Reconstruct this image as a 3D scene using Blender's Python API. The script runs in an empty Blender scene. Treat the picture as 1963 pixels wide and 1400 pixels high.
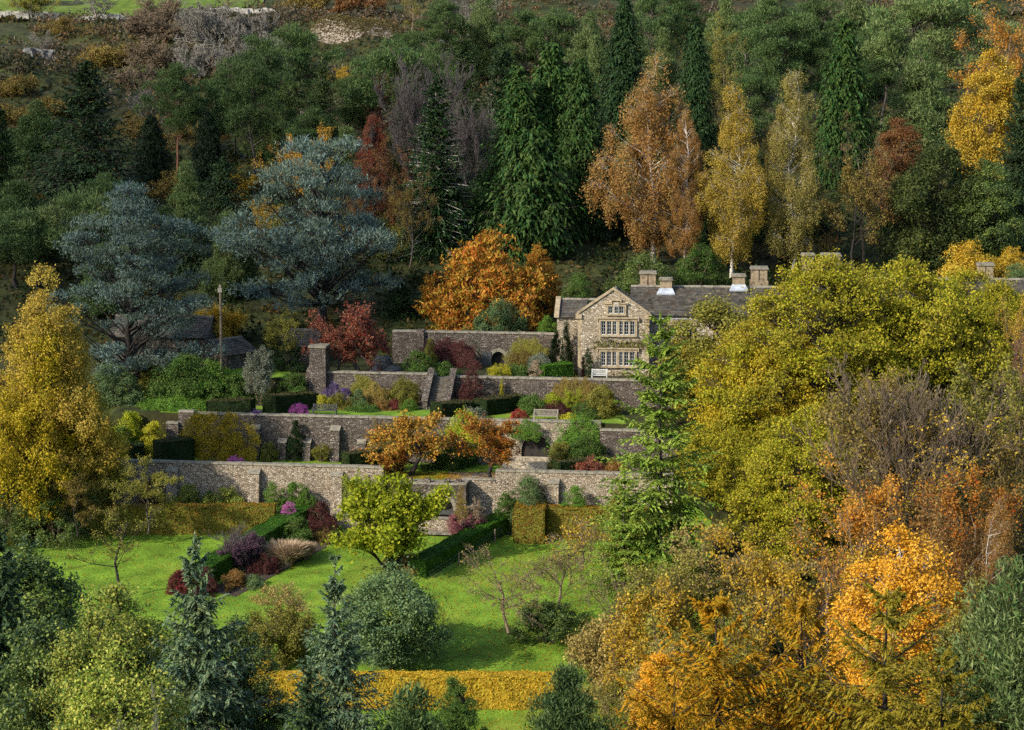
import bpy, math
import numpy as np
from mathutils import Vector

SC = bpy.context.scene
R = math.radians
# ------------------------------------------------------------------ camera, sky, sun, exposure
CZ, PITCH, FPX, CX, CY = 50.0, R(8.0), 4400.0, 981.5, 700.0
cam_d = bpy.data.cameras.new('camera')
cam_d.sensor_width = 36.0
cam_d.lens = 36.0 * FPX / 1963.0
cam_d.clip_start = 1.0
cam_d.clip_end = 3000.0
cam = bpy.data.objects.new('camera', cam_d)
SC.collection.objects.link(cam)
cam.location = (0, 0, CZ)
cam.rotation_euler = (R(90) - PITCH, 0, 0)
SC.camera = cam

SUN_AZ, SUN_EL = 54.0, 31.0           # degrees left of straight-behind-the-camera, elevation
sun_vec = Vector((-math.sin(R(SUN_AZ)) * math.cos(R(SUN_EL)), -math.cos(R(SUN_AZ)) * math.cos(R(SUN_EL)), math.sin(R(SUN_EL))))
W = bpy.data.worlds.new('World')
SC.world = W
W.use_nodes = True
wn = W.node_tree
bg = wn.nodes['Background']
sky = wn.nodes.new('ShaderNodeTexSky')
sky.sky_type = 'NISHITA'
sky.sun_disc = False
sky.sun_elevation = R(SUN_EL)
sky.sun_rotation = math.atan2(sun_vec.x, sun_vec.y)
sky.altitude = 200
sky.dust_density = 1.5
wn.links.new(sky.outputs[0], bg.inputs['Color'])
bg.inputs['Strength'].default_value = 0.15
sd = bpy.data.lights.new('sun', 'SUN')
sd.energy = 3.5
sd.angle = R(0.6)
sd.color = (1.0, 0.92, 0.80)
so = bpy.data.objects.new('sun', sd)
SC.collection.objects.link(so)
so.rotation_euler = (-sun_vec).to_track_quat('-Z', 'Y').to_euler()
SC.view_settings.view_transform = 'Standard'
SC.view_settings.look = 'None'
SC.view_settings.exposure = 0.92
SC.view_settings.gamma = 1.0
cy = SC.cycles
cy.max_bounces = 5
cy.diffuse_bounces = 3
cy.glossy_bounces = 2
cy.transmission_bounces = 3
cy.transparent_max_bounces = 4
cy.use_denoising = False
cy.use_adaptive_sampling = True
cy.adaptive_threshold = 0.02
cy.sample_clamp_indirect = 4.0

# ------------------------------------------------------------------ picture <-> place
def proj(x, y, z):
    d = y * math.cos(PITCH) - (z - CZ) * math.sin(PITCH)
    v = y * math.sin(PITCH) + (z - CZ) * math.cos(PITCH)
    return CX + FPX * x / d, CY - FPX * v / d, d
def z_at(py, Y):
    return CZ - Y * math.tan(PITCH + math.atan((py - CY) / FPX))
def x_at(px, Y, z):
    d = Y * math.cos(PITCH) - (z - CZ) * math.sin(PITCH)
    return (px - CX) * d / FPX

# ------------------------------------------------------------------ terrain
PY_ = [-80, 0, 40, 70, 95, 110, 125, 140, 150, 185, 190, 197, 205, 210, 215, 222, 240, 270, 300, 340, 400, 425, 450, 520, 600, 900]
PZ_ = [62, 47.5, 35.5, 25.5, 17.5, 10.5, 5.6, 4.2, 5.3, 10.1, 11.3, 15, 18.3, 19.6, 20.5, 22.2, 26.0, 31.0, 36, 42, 51, 54.5, 58.5, 70, 82, 100]
KS = 0.14
C1, C2, C3 = 186.1, 194.3, 203.5
Z1, Z2, Z3 = 14.0, 17.7, 19.7
def sstep(a, b, x):
    t = np.clip((x - a) / (b - a), 0, 1)
    return t * t * (3 - 2 * t)
def noise2(x, y):
    n = np.sin(x * .071 + 1.3) * np.cos(y * .053 + .4) + .6 * np.sin(x * .163 + y * .121 + 2.1) + .4 * np.sin(x * .31 - y * .27) + .25 * np.cos(x * .63 + y * .51)
    return n
def terrain(x, y):
    x = np.asarray(x, float); y = np.asarray(y, float)
    z = np.interp(y, PY_, PZ_)
    c = y + KS * x
    m = sstep(-37.5, -34.6, x) * (1 - sstep(13, 22, x))
    low = np.minimum(np.interp(y, PY_, PZ_), 10.9)
    t = np.where(c < C1 + .3, low, np.where(c < C2 + .3, Z1, np.where(c < C3 + .3, Z2 + .01 * (c - C2), Z3 + .03 * (c - C3))))
    b = sstep(213, 221, c)
    t = np.where(c > C3 + .3, t * (1 - b) + z * b, t)
    z = z * (1 - m) + t * m
    z = z + .24 * np.clip(x - 20, 0, 40) * sstep(128, 150, y) * (1 - sstep(196, 210, y))
    a = sstep(222, 262, y) * 1.3 + .25 * sstep(18, 40, np.abs(x)) * sstep(150, 190, y) + .5 * (1 - sstep(100, 140, y)) * .3
    return z + a * noise2(x, y) * (1 - sstep(395, 420, y) * .5)
def tz(x, y):
    return float(terrain(x, y))
def G(px, Y):                      # point of the ground at distance Y seen in picture column px
    z = 15.0
    for _ in range(4):
        x = x_at(px, Y, z); z = tz(x, Y)
    return x, Y, z
def GH(px, py, y0=100.0, y1=520.0):   # first point of the ground on the line of sight
    ys = np.arange(y0, y1, .1)
    zr = CZ - ys * math.tan(PITCH + math.atan((py - CY) / FPX))
    d = ys * math.cos(PITCH) - (zr - CZ) * math.sin(PITCH)
    xs = (px - CX) * d / FPX
    h = terrain(xs, ys)
    k = np.nonzero(h >= zr)[0]
    k = k[0] if len(k) else len(ys) - 1
    return float(xs[k]), float(ys[k]), float(h[k])

# ------------------------------------------------------------------ materials
def srgb(h):
    h = h.lstrip('#')
    v = [int(h[i:i + 2], 16) / 255 for i in (0, 2, 4)]
    return tuple(((c / 12.92) if c <= .04045 else ((c + .055) / 1.055) ** 2.4) for c in v) + (1.0,)
MATS = {}
def newmat(name):
    m = bpy.data.materials.new(name); m.use_nodes = True
    nt = m.node_tree; nt.nodes.clear()
    out = nt.nodes.new('ShaderNodeOutputMaterial')
    MATS[name] = m
    return m, nt, out
def ramp(nt, cols, pos=None):
    r = nt.nodes.new('ShaderNodeValToRGB')
    e = r.color_ramp.elements
    n = len(cols)
    pos = pos or [i / (n - 1) for i in range(n)]
    e[0].position = pos[0]; e[0].color = srgb(cols[0])
    e[1].position = pos[-1]; e[1].color = srgb(cols[-1])
    for p, c in zip(pos[1:-1], cols[1:-1]):
        q = e.new(p); q.color = srgb(c)
    return r
def N(nt, t, **kw):
    n = nt.nodes.new(t)
    for k, v in kw.items():
        setattr(n, k, v)
    return n
def leaf_mat(name, cols, trans=.3, gloss=.35, jit=.12):
    if name in MATS: return MATS[name]
    m, nt, out = newmat(name)
    at = N(nt, 'ShaderNodeAttribute', attribute_name='v')
    rp = ramp(nt, cols)
    nt.links.new(at.outputs['Fac'], rp.inputs[0])
    oi = N(nt, 'ShaderNodeObjectInfo')
    mr = N(nt, 'ShaderNodeMapRange'); mr.inputs[3].default_value = 1 - jit; mr.inputs[4].default_value = 1 + jit
    nt.links.new(oi.outputs['Random'], mr.inputs[0])
    hs = N(nt, 'ShaderNodeHueSaturation')
    nt.links.new(mr.outputs[0], hs.inputs['Value']); nt.links.new(rp.outputs[0], hs.inputs['Color'])
    p = N(nt, 'ShaderNodeBsdfPrincipled'); p.inputs['Roughness'].default_value = .65
    p.inputs['Specular IOR Level'].default_value = gloss * .5
    nt.links.new(hs.outputs[0], p.inputs['Base Color'])
    t = N(nt, 'ShaderNodeBsdfTranslucent'); nt.links.new(hs.outputs[0], t.inputs['Color'])
    mx = N(nt, 'ShaderNodeMixShader'); mx.inputs[0].default_value = trans
    nt.links.new(p.outputs[0], mx.inputs[1]); nt.links.new(t.outputs[0], mx.inputs[2])
    nt.links.new(mx.outputs[0], out.inputs[0])
    return m
def solid_mat(name, cols, scale=3.0, rough=.8, bump=.3, metal=0, stretch=(1, 1, 1), detail=5):
    if name in MATS: return MATS[name]
    m, nt, out = newmat(name)
    tc = N(nt, 'ShaderNodeTexCoord'); mp = N(nt, 'ShaderNodeMapping'); mp.inputs['Scale'].default_value = stretch
    nt.links.new(tc.outputs['Object'], mp.inputs[0])
    no = N(nt, 'ShaderNodeTexNoise'); no.inputs['Scale'].default_value = scale; no.inputs['Detail'].default_value = detail
    nt.links.new(mp.outputs[0], no.inputs['Vector'])
    rp = ramp(nt, cols, [.3 + .4 * i / (len(cols) - 1) for i in range(len(cols))])
    nt.links.new(no.outputs[0], rp.inputs[0])
    p = N(nt, 'ShaderNodeBsdfPrincipled'); p.inputs['Roughness'].default_value = rough; p.inputs['Metallic'].default_value = metal
    nt.links.new(rp.outputs[0], p.inputs['Base Color'])
    if bump:
        b = N(nt, 'ShaderNodeBump'); b.inputs['Strength'].default_value = bump; b.inputs['Distance'].default_value = .05
        nt.links.new(no.outputs[0], b.inputs['Height']); nt.links.new(b.outputs[0], p.inputs['Normal'])
    nt.links.new(p.outputs[0], out.inputs[0])
    return m
def stone_mat(name, cols, stain, scale=4.2, flat=1.5, stain_amt=.6, mortar='4a4238'):
    if name in MATS: return MATS[name]
    m, nt, out = newmat(name)
    L = nt.links.new
    tc = N(nt, 'ShaderNodeTexCoord'); mp = N(nt, 'ShaderNodeMapping'); mp.inputs['Scale'].default_value = (1, 1, flat)
    L(tc.outputs['Object'], mp.inputs[0])
    wob = N(nt, 'ShaderNodeTexNoise'); wob.inputs['Scale'].default_value = 2.0; L(mp.outputs[0], wob.inputs['Vector'])
    mixv = N(nt, 'ShaderNodeVectorMath', operation='MULTIPLY_ADD'); mixv.inputs[1].default_value = (.18, .18, .18)
    L(wob.outputs['Color'], mixv.inputs[0]); L(mp.outputs[0], mixv.inputs[2])
    v1 = N(nt, 'ShaderNodeTexVoronoi'); v1.inputs['Scale'].default_value = scale; v1.inputs['Randomness'].default_value = .95
    v2 = N(nt, 'ShaderNodeTexVoronoi', feature='DISTANCE_TO_EDGE'); v2.inputs['Scale'].default_value = scale; v2.inputs['Randomness'].default_value = .95
    L(mixv.outputs[0], v1.inputs['Vector']); L(mixv.outputs[0], v2.inputs['Vector'])
    sp = N(nt, 'ShaderNodeSeparateColor'); L(v1.outputs['Color'], sp.inputs[0])
    rp = ramp(nt, cols); L(sp.outputs[0], rp.inputs[0])
    # each stone's own grain
    gr = N(nt, 'ShaderNodeTexNoise'); gr.inputs['Scale'].default_value = 14; gr.inputs['Detail'].default_value = 4; L(tc.outputs['Object'], gr.inputs['Vector'])
    gm = N(nt, 'ShaderNodeMapRange'); gm.inputs[1].default_value = .25; gm.inputs[2].default_value = .75; gm.inputs[3].default_value = .6; gm.inputs[4].default_value = 1.3
    L(gr.outputs[0], gm.inputs[0])
    mu = N(nt, 'ShaderNodeMix', data_type='RGBA', blend_type='MULTIPLY'); mu.inputs[0].default_value = 1
    L(rp.outputs[0], mu.inputs[6]); L(gm.outputs[0], mu.inputs[7])
    mo = N(nt, 'ShaderNodeMapRange'); mo.inputs[1].default_value = .02; mo.inputs[2].default_value = .09
    L(v2.outputs['Distance'], mo.inputs[0])
    mm = N(nt, 'ShaderNodeMix', data_type='RGBA'); L(mo.outputs[0], mm.inputs[0]); mm.inputs[6].default_value = srgb(mortar); L(mu.outputs[2], mm.inputs[7])
    # moss, soot and weather stains with shapes of their own
    sn = N(nt, 'ShaderNodeTexNoise'); sn.inputs['Scale'].default_value = .45; sn.inputs['Detail'].default_value = 8; sn.inputs['Roughness'].default_value = .65
    L(tc.outputs['Object'], sn.inputs['Vector'])
    sm = N(nt, 'ShaderNodeMapRange'); sm.inputs[1].default_value = .48; sm.inputs[2].default_value = .72; sm.inputs[4].default_value = stain_amt
    L(sn.outputs[0], sm.inputs[0])
    ms = N(nt, 'ShaderNodeMix', data_type='RGBA'); L(sm.outputs[0], ms.inputs[0]); L(mm.outputs[2], ms.inputs[6]); ms.inputs[7].default_value = srgb(stain)
    p = N(nt, 'ShaderNodeBsdfPrincipled'); p.inputs['Roughness'].default_value = .9; p.inputs['Specular IOR Level'].default_value = .2
    L(ms.outputs[2], p.inputs['Base Color'])
    hh = N(nt, 'ShaderNodeMath', operation='MULTIPLY_ADD'); hh.inputs[1].default_value = .25
    L(gr.outputs[0], hh.inputs[0]); L(mo.outputs[0], hh.inputs[2])
    b = N(nt, 'ShaderNodeBump'); b.inputs['Strength'].default_value = .9; b.inputs['Distance'].default_value = .08
    L(hh.outputs[0], b.inputs['Height']); L(b.outputs[0], p.inputs['Normal'])
    L(p.outputs[0], out.inputs[0])
    return m
def grass_mat(name, cols, patch, pscale=.12, thr=(.5, .72), fine=6.0):
    if name in MATS: return MATS[name]
    m, nt, out = newmat(name)
    L = nt.links.new
    tc = N(nt, 'ShaderNodeTexCoord')
    n1 = N(nt, 'ShaderNodeTexNoise'); n1.inputs['Scale'].default_value = fine; n1.inputs['Detail'].default_value = 6; n1.inputs['Roughness'].default_value = .7
    n2 = N(nt, 'ShaderNodeTexNoise'); n2.inputs['Scale'].default_value = pscale; n2.inputs['Detail'].default_value = 7; n2.inputs['Roughness'].default_value = .6
    n3 = N(nt, 'ShaderNodeTexNoise'); n3.inputs['Scale'].default_value = .55; n3.inputs['Detail'].default_value = 3
    for n in (n1, n2, n3): L(tc.outputs['Object'], n.inputs['Vector'])
    ad = N(nt, 'ShaderNodeMath', operation='MULTIPLY_ADD'); ad.inputs[1].default_value = .6
    L(n3.outputs[0], ad.inputs[0])
    mu = N(nt, 'ShaderNodeMath', operation='MULTIPLY'); mu.inputs[1].default_value = .4
    L(n1.outputs[0], mu.inputs[0]); L(mu.outputs[0], ad.inputs[2])
    rp = ramp(nt, cols, [.36 + .28 * i / (len(cols) - 1) for i in range(len(cols))]); L(ad.outputs[0], rp.inputs[0])
    mr = N(nt, 'ShaderNodeMapRange'); mr.inputs[1].default_value = thr[0]; mr.inputs[2].default_value = thr[1]; L(n2.outputs[0], mr.inputs[0])
    mx = N(nt, 'ShaderNodeMix', data_type='RGBA'); L(mr.outputs[0], mx.inputs[0]); L(rp.outputs[0], mx.inputs[6]); mx.inputs[7].default_value = srgb(patch)
    p = N(nt, 'ShaderNodeBsdfPrincipled'); p.inputs['Roughness'].default_value = .85; p.inputs['Specular IOR Level'].default_value = .15
    L(mx.outputs[2], p.inputs['Base Color'])
    b = N(nt, 'ShaderNodeBump'); b.inputs['Strength'].default_value = .7; b.inputs['Distance'].default_value = .12
    L(n1.outputs[0], b.inputs['Height']); L(b.outputs[0], p.inputs['Normal'])
    L(p.outputs[0], out.inputs[0])
    return m

# ------------------------------------------------------------------ mesh building
class MB:
    """collects quads (with a material slot and one value per face) and builds one mesh"""
    def __init__(s):
        s.V, s.F, s.M, s.A, s.n, s.S = [], [], [], [], 0, []
    def add(s, V, F, mi=0, a=None, smooth=False):
        V = np.asarray(V, float).reshape(-1, 3); F = np.asarray(F, int).reshape(-1, 4)
        if not len(F): return
        s.V.append(V); s.F.append(F + s.n); s.n += len(V)
        s.M.append(np.full(len(F), mi)); s.S.append(np.full(len(F), smooth))
        s.A.append(np.full(len(F), .5) if a is None else np.broadcast_to(np.asarray(a, float), (len(F),)))
    def box(s, x0, x1, y0, y1, z0, z1, mi=0, a=.5):
        V = [(x, y, z) for z in (z0, z1) for y in (y0, y1) for x in (x0, x1)]
        s.add(V, [(0, 2, 3, 1), (4, 5, 7, 6), (0, 1, 5, 4), (2, 6, 7, 3), (0, 4, 6, 2), (1, 3, 7, 5)], mi, a)
    def hexa(s, V8, mi=0, a=.5):   # bottom 4 ccw, top 4 ccw
        s.add(V8, [(3, 2, 1, 0), (4, 5, 6, 7), (0, 1, 5, 4), (1, 2, 6, 5), (2, 3, 7, 6), (3, 0, 4, 7)], mi, a)
    def tubes(s, P0, P1, R0, R1, K=5, mi=0, a=.5):
        P0, P1 = np.asarray(P0, float).reshape(-1, 3), np.asarray(P1, float).reshape(-1, 3)
        n = len(P0)
        if not n: return
        R0 = np.broadcast_to(np.asarray(R0, float), (n,)); R1 = np.broadcast_to(np.asarray(R1, float), (n,))
        D = P1 - P0; D = D / (np.linalg.norm(D, axis=1, keepdims=True) + 1e-9)
        ref = np.where(np.abs(D[:, 2:3]) > .9, np.array([[1., 0, 0]]), np.array([[0, 0, 1.]]))
        U = np.cross(D, ref); U /= np.linalg.norm(U, axis=1, keepdims=True) + 1e-9
        Wv = np.cross(D, U)
        th = np.arange(K) * 2 * math.pi / K
        ring = np.cos(th)[None, :, None] * U[:, None] + np.sin(th)[None, :, None] * Wv[:, None]
        V = np.concatenate([P0[:, None] + ring * R0[:, None, None], P1[:, None] + ring * R1[:, None, None]], 1)
        k = np.arange(K); k2 = (k + 1) % K
        f = np.stack([k, k + K, k2 + K, k2], 1)
        F = (np.arange(n) * 2 * K)[:, None, None] + f[None]
        s.add(V.reshape(-1, 3), F.reshape(-1, 4), mi, a, True)
    def leaves(s, C, D, Nn, L, Wd, a, mi=0):
        n = len(C)
        if not n: return
        D = D / (np.linalg.norm(D, axis=1, keepdims=True) + 1e-9)
        S = np.cross(D, Nn); S /= np.linalg.norm(S, axis=1, keepdims=True) + 1e-9
        L = np.broadcast_to(L, (n,))[:, None]; Wd = np.broadcast_to(Wd, (n,))[:, None]
        V = np.stack([C - D * L * .5, C + S * Wd * .5 - D * L * .08, C + D * L * .5, C - S * Wd * .5 - D * L * .08], 1)
        F = np.arange(n * 4).reshape(n, 4)
        s.add(V.reshape(-1, 3), F, mi, a)
    def mesh(s, name, mats, origin=(0, 0, 0)):
        V = np.concatenate(s.V) - np.asarray(origin, float); F = np.concatenate(s.F)
        me = bpy.data.meshes.new(name)
        me.vertices.add(len(V)); me.vertices.foreach_set('co', V.astype(np.float32).ravel())
        me.loops.add(F.size); me.loops.foreach_set('vertex_index', F.astype(np.int32).ravel())
        me.polygons.add(len(F))
        me.polygons.foreach_set('loop_start', np.arange(0, F.size, 4, dtype=np.int32))
        me.polygons.foreach_set('material_index', np.concatenate(s.M).astype(np.int32))
        me.polygons.foreach_set('use_smooth', np.concatenate(s.S))
        at = me.attributes.new('v', 'FLOAT', 'FACE')
        at.data.foreach_set('value', np.clip(np.concatenate(s.A), 0, 1).astype(np.float32))
        for m in mats: me.materials.append(m)
        me.update(calc_edges=True)
        return me
    def build(s, name, mats, parent=None, origin=(0, 0, 0)):
        return link(name, s.mesh(name, mats, origin), parent)
def link(name, me, parent=None):
    o = bpy.data.objects.new(name, me)
    SC.collection.objects.link(o)
    if parent is not None: o.parent = parent
    return o
def tag(o, label=None, cat=None, group=None, kind=None):
    for k, v in (('label', label), ('category', cat), ('group', group), ('kind', kind)):
        if v: o[k] = v
    return o
def thing(name, label, cat, loc=(0, 0, 0), rz=0.0, group=None, scale=None):
    o = bpy.data.objects.new(name, None)
    SC.collection.objects.link(o)
    o.empty_display_size = .5
    o.location = loc; o.rotation_euler = (0, 0, rz)
    if scale is not None: o.scale = scale
    return tag(o, label, cat, group)
def sheet(name, xs, ys, zf, mat, kind='structure', dz=0.0):
    X, Y = np.meshgrid(xs, ys)
    V = np.stack([X, Y, zf(X, Y) + dz], -1).reshape(-1, 3)
    nx, ny = len(xs), len(ys)
    i = (np.arange(ny - 1)[:, None] * nx + np.arange(nx - 1)[None]).reshape(-1)
    mb = MB(); mb.add(V, np.stack([i, i + 1, i + nx + 1, i + nx], 1), smooth=True)
    o = mb.build(name, [mat]); o['kind'] = kind
    return o
# ------------------------------------------------------------------ the ground
M_ground = grass_mat('woodland_floor', ['1c2410', '2a3016', '383e1c', '44401f'], '332a1a', .06, (.45, .7), 1.5)
M_lawn = grass_mat('mown_grass', ['4a6218', '5f7c22', '76942c'], '80862f', .16, (.52, .78), 7.0)
M_field = grass_mat('pasture', ['44541c', '546620', '667828'], '6e7034', .1, (.55, .8), 1.2)
M_gravel = solid_mat('gravel', ['5f564c', '8a7f72', 'a39888'], 9, .95, .5)
M_soil = solid_mat('soil', ['1e1712', '2e241b', '3a2c20'], 6, .95, .6)
cs = np.unique(np.concatenate([np.arange(-80, 100, 12), np.arange(100, 145, 3), np.arange(145, 225, .8), np.arange(225, 300, 2), np.arange(300, 470, 3.5), np.arange(470, 900, 25)]
                              + [[C + .27, C + .33] for C in (C1, C2, C3)]))
xs = np.unique(np.concatenate([np.arange(-400, -80, 20), np.arange(-80, -40, 2), np.arange(-40, 24, .8), np.arange(24, 80, 2), np.arange(80, 401, 20)]))
X, C = np.meshgrid(xs, cs)
Y = C - KS * np.clip(X, -50, 50)
i = (np.arange(len(cs) - 1)[:, None] * len(xs) + np.arange(len(xs) - 1)[None]).reshape(-1)
mb = MB(); mb.add(np.stack([X, Y, terrain(X, Y)], -1).reshape(-1, 3), np.stack([i, i + 1, i + len(xs) + 1, i + len(xs)], 1), smooth=False)
o = mb.build('hillside_ground', [M_ground]); o['kind'] = 'structure'
sheet('lawn', np.arange(-46, 17, .7), np.arange(139, 184.8, .7), terrain, M_lawn, dz=.03)
def skewed(name, x0, x1, c0, c1, mat, dz, step=.6):
    u = np.arange(x0, x1 + .01, step); c = np.linspace(c0, c1, max(3, int((c1 - c0) / step)))
    X, C = np.meshgrid(u, c); Y = C - KS * X
    V = np.stack([X, Y, terrain(X, Y) + dz], -1).reshape(-1, 3)
    nx, ny = len(u), len(c)
    i = (np.arange(ny - 1)[:, None] * nx + np.arange(nx - 1)[None]).reshape(-1)
    mb = MB(); mb.add(V, np.stack([i, i + 1, i + nx + 1, i + nx], 1), smooth=True)
    o = mb.build(name, [mat]); o['kind'] = 'structure'; return o
skewed('upper_lawn', -31, 10, C2 + .6, C2 + 5.6, M_lawn, .02)
skewed('terrace_grass', -33, 10, C1 + .5, C2 - .1, M_lawn, .02)
skewed('gravel_path', -5.4, 9, C1 + .62, C1 + 4.2, M_gravel, .035)
skewed('border_soil', -31, 10, C2 + 5.6, C3 - .1, M_soil, .02)
skewed('wall_border_soil', -36, 12, C1 - 1.9, C1 - .05, M_soil, .05)
sheet('pasture_field', np.arange(-150, -45, 3), np.arange(427, 560, 3), terrain, M_field, dz=.25)

# ------------------------------------------------------------------ masonry
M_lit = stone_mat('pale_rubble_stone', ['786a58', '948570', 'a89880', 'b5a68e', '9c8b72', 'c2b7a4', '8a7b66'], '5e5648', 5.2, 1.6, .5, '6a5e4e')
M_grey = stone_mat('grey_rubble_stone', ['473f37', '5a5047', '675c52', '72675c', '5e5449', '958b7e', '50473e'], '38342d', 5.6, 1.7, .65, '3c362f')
M_house = stone_mat('house_rubble_stone', ['7a6f5e', '948772', 'a69982', 'b3a68f', '9b8d75', 'd0c7b6', '877963'], '7a6c58', 4.6, 1.5, .4, '94866e')
M_coping = solid_mat('weathered_coping', ['4b463c', '6a6456', '807968', '5e5e46'], 2.2, .9, .5)
M_dressed = solid_mat('dressed_sandstone', ['71634a', '8c7c60', 'a09072', '7c7058'], 2.0, .85, .3)
M_chimney = solid_mat('chimney_gritstone', ['5c5040', '7a6a52', '8e7e64', '504838'], 2.5, .9, .5)
M_dark = solid_mat('recess_painted_shade', ['1c1916', '2a2520', '332c26'], 3, .95, .4)  # near-black colour standing in for the shade inside arch and doorway
M_lead = solid_mat('lead_flashing', ['7c8288', '989ea4', 'aeb2b6'], 2.0, .45, .1)
M_white = solid_mat('white_paint', ['a2a39e', 'b6b7b1', 'c4c4be'], 4, .5, .05)
M_teak = solid_mat('grey_weathered_teak', ['6c675e', '86806f', '989080'], 6, .75, .3, 0, (1, 6, 6))
M_darkwood = solid_mat('dark_stained_wood', ['2a2c2a', '393b38', '4a4a45'], 6, .6, .2)
M_post = solid_mat('silvered_post_wood', ['4c4234', '6e604c', '857660'], 5, .85, .4, 0, (4, 4, 1))
M_wire = solid_mat('galvanised_wire', ['5c605e', '777b79'], 5, .5, 0)
def glass_mat():
    m, nt, out = newmat('leaded_window_glass')
    p = N(nt, 'ShaderNodeBsdfPrincipled'); p.inputs['Base Color'].default_value = (.012, .014, .018, 1); p.inputs['Roughness'].default_value = .08
    p.inputs['Specular IOR Level'].default_value = .6
    nt.links.new(p.outputs[0], out.inputs[0]); return m
M_glass = glass_mat()
def slate_mat(name, cols):
    m, nt, out = newmat(name)
    at = N(nt, 'ShaderNodeAttribute', attribute_name='v'); rp = ramp(nt, cols); nt.links.new(at.outputs['Fac'], rp.inputs[0])
    tc = N(nt, 'ShaderNodeTexCoord'); no = N(nt, 'ShaderNodeTexNoise'); no.inputs['Scale'].default_value = 1.1; no.inputs['Detail'].default_value = 8
    nt.links.new(tc.outputs['Object'], no.inputs['Vector'])
    r2 = ramp(nt, ['8a8a6a', 'ffffff', 'b89a78'], [.32, .5, .7]); nt.links.new(no.outputs[0], r2.inputs[0])
    mu = N(nt, 'ShaderNodeMix', data_type='RGBA', blend_type='MULTIPLY'); mu.inputs[0].default_value = .8
    nt.links.new(rp.outputs[0], mu.inputs[6]); nt.links.new(r2.outputs[0], mu.inputs[7])
    p = N(nt, 'ShaderNodeBsdfPrincipled'); p.inputs['Roughness'].default_value = .75; p.inputs['Specular IOR Level'].default_value = .3
    nt.links.new(mu.outputs[2], p.inputs['Base Color']); nt.links.new(p.outputs[0], out.inputs[0]); return m
M_slate = slate_mat('stone_slates', ['3c3934', '4c4842', '58534a', '464239', '665e50'])
RG = np.random.default_rng(5)
RZW = -math.atan(KS)
def wall_x(px, C, z):
    x = 0.0
    for _ in range(8): x = x_at(px, C - KS * x, z)
    return x
WALL = {}
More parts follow.
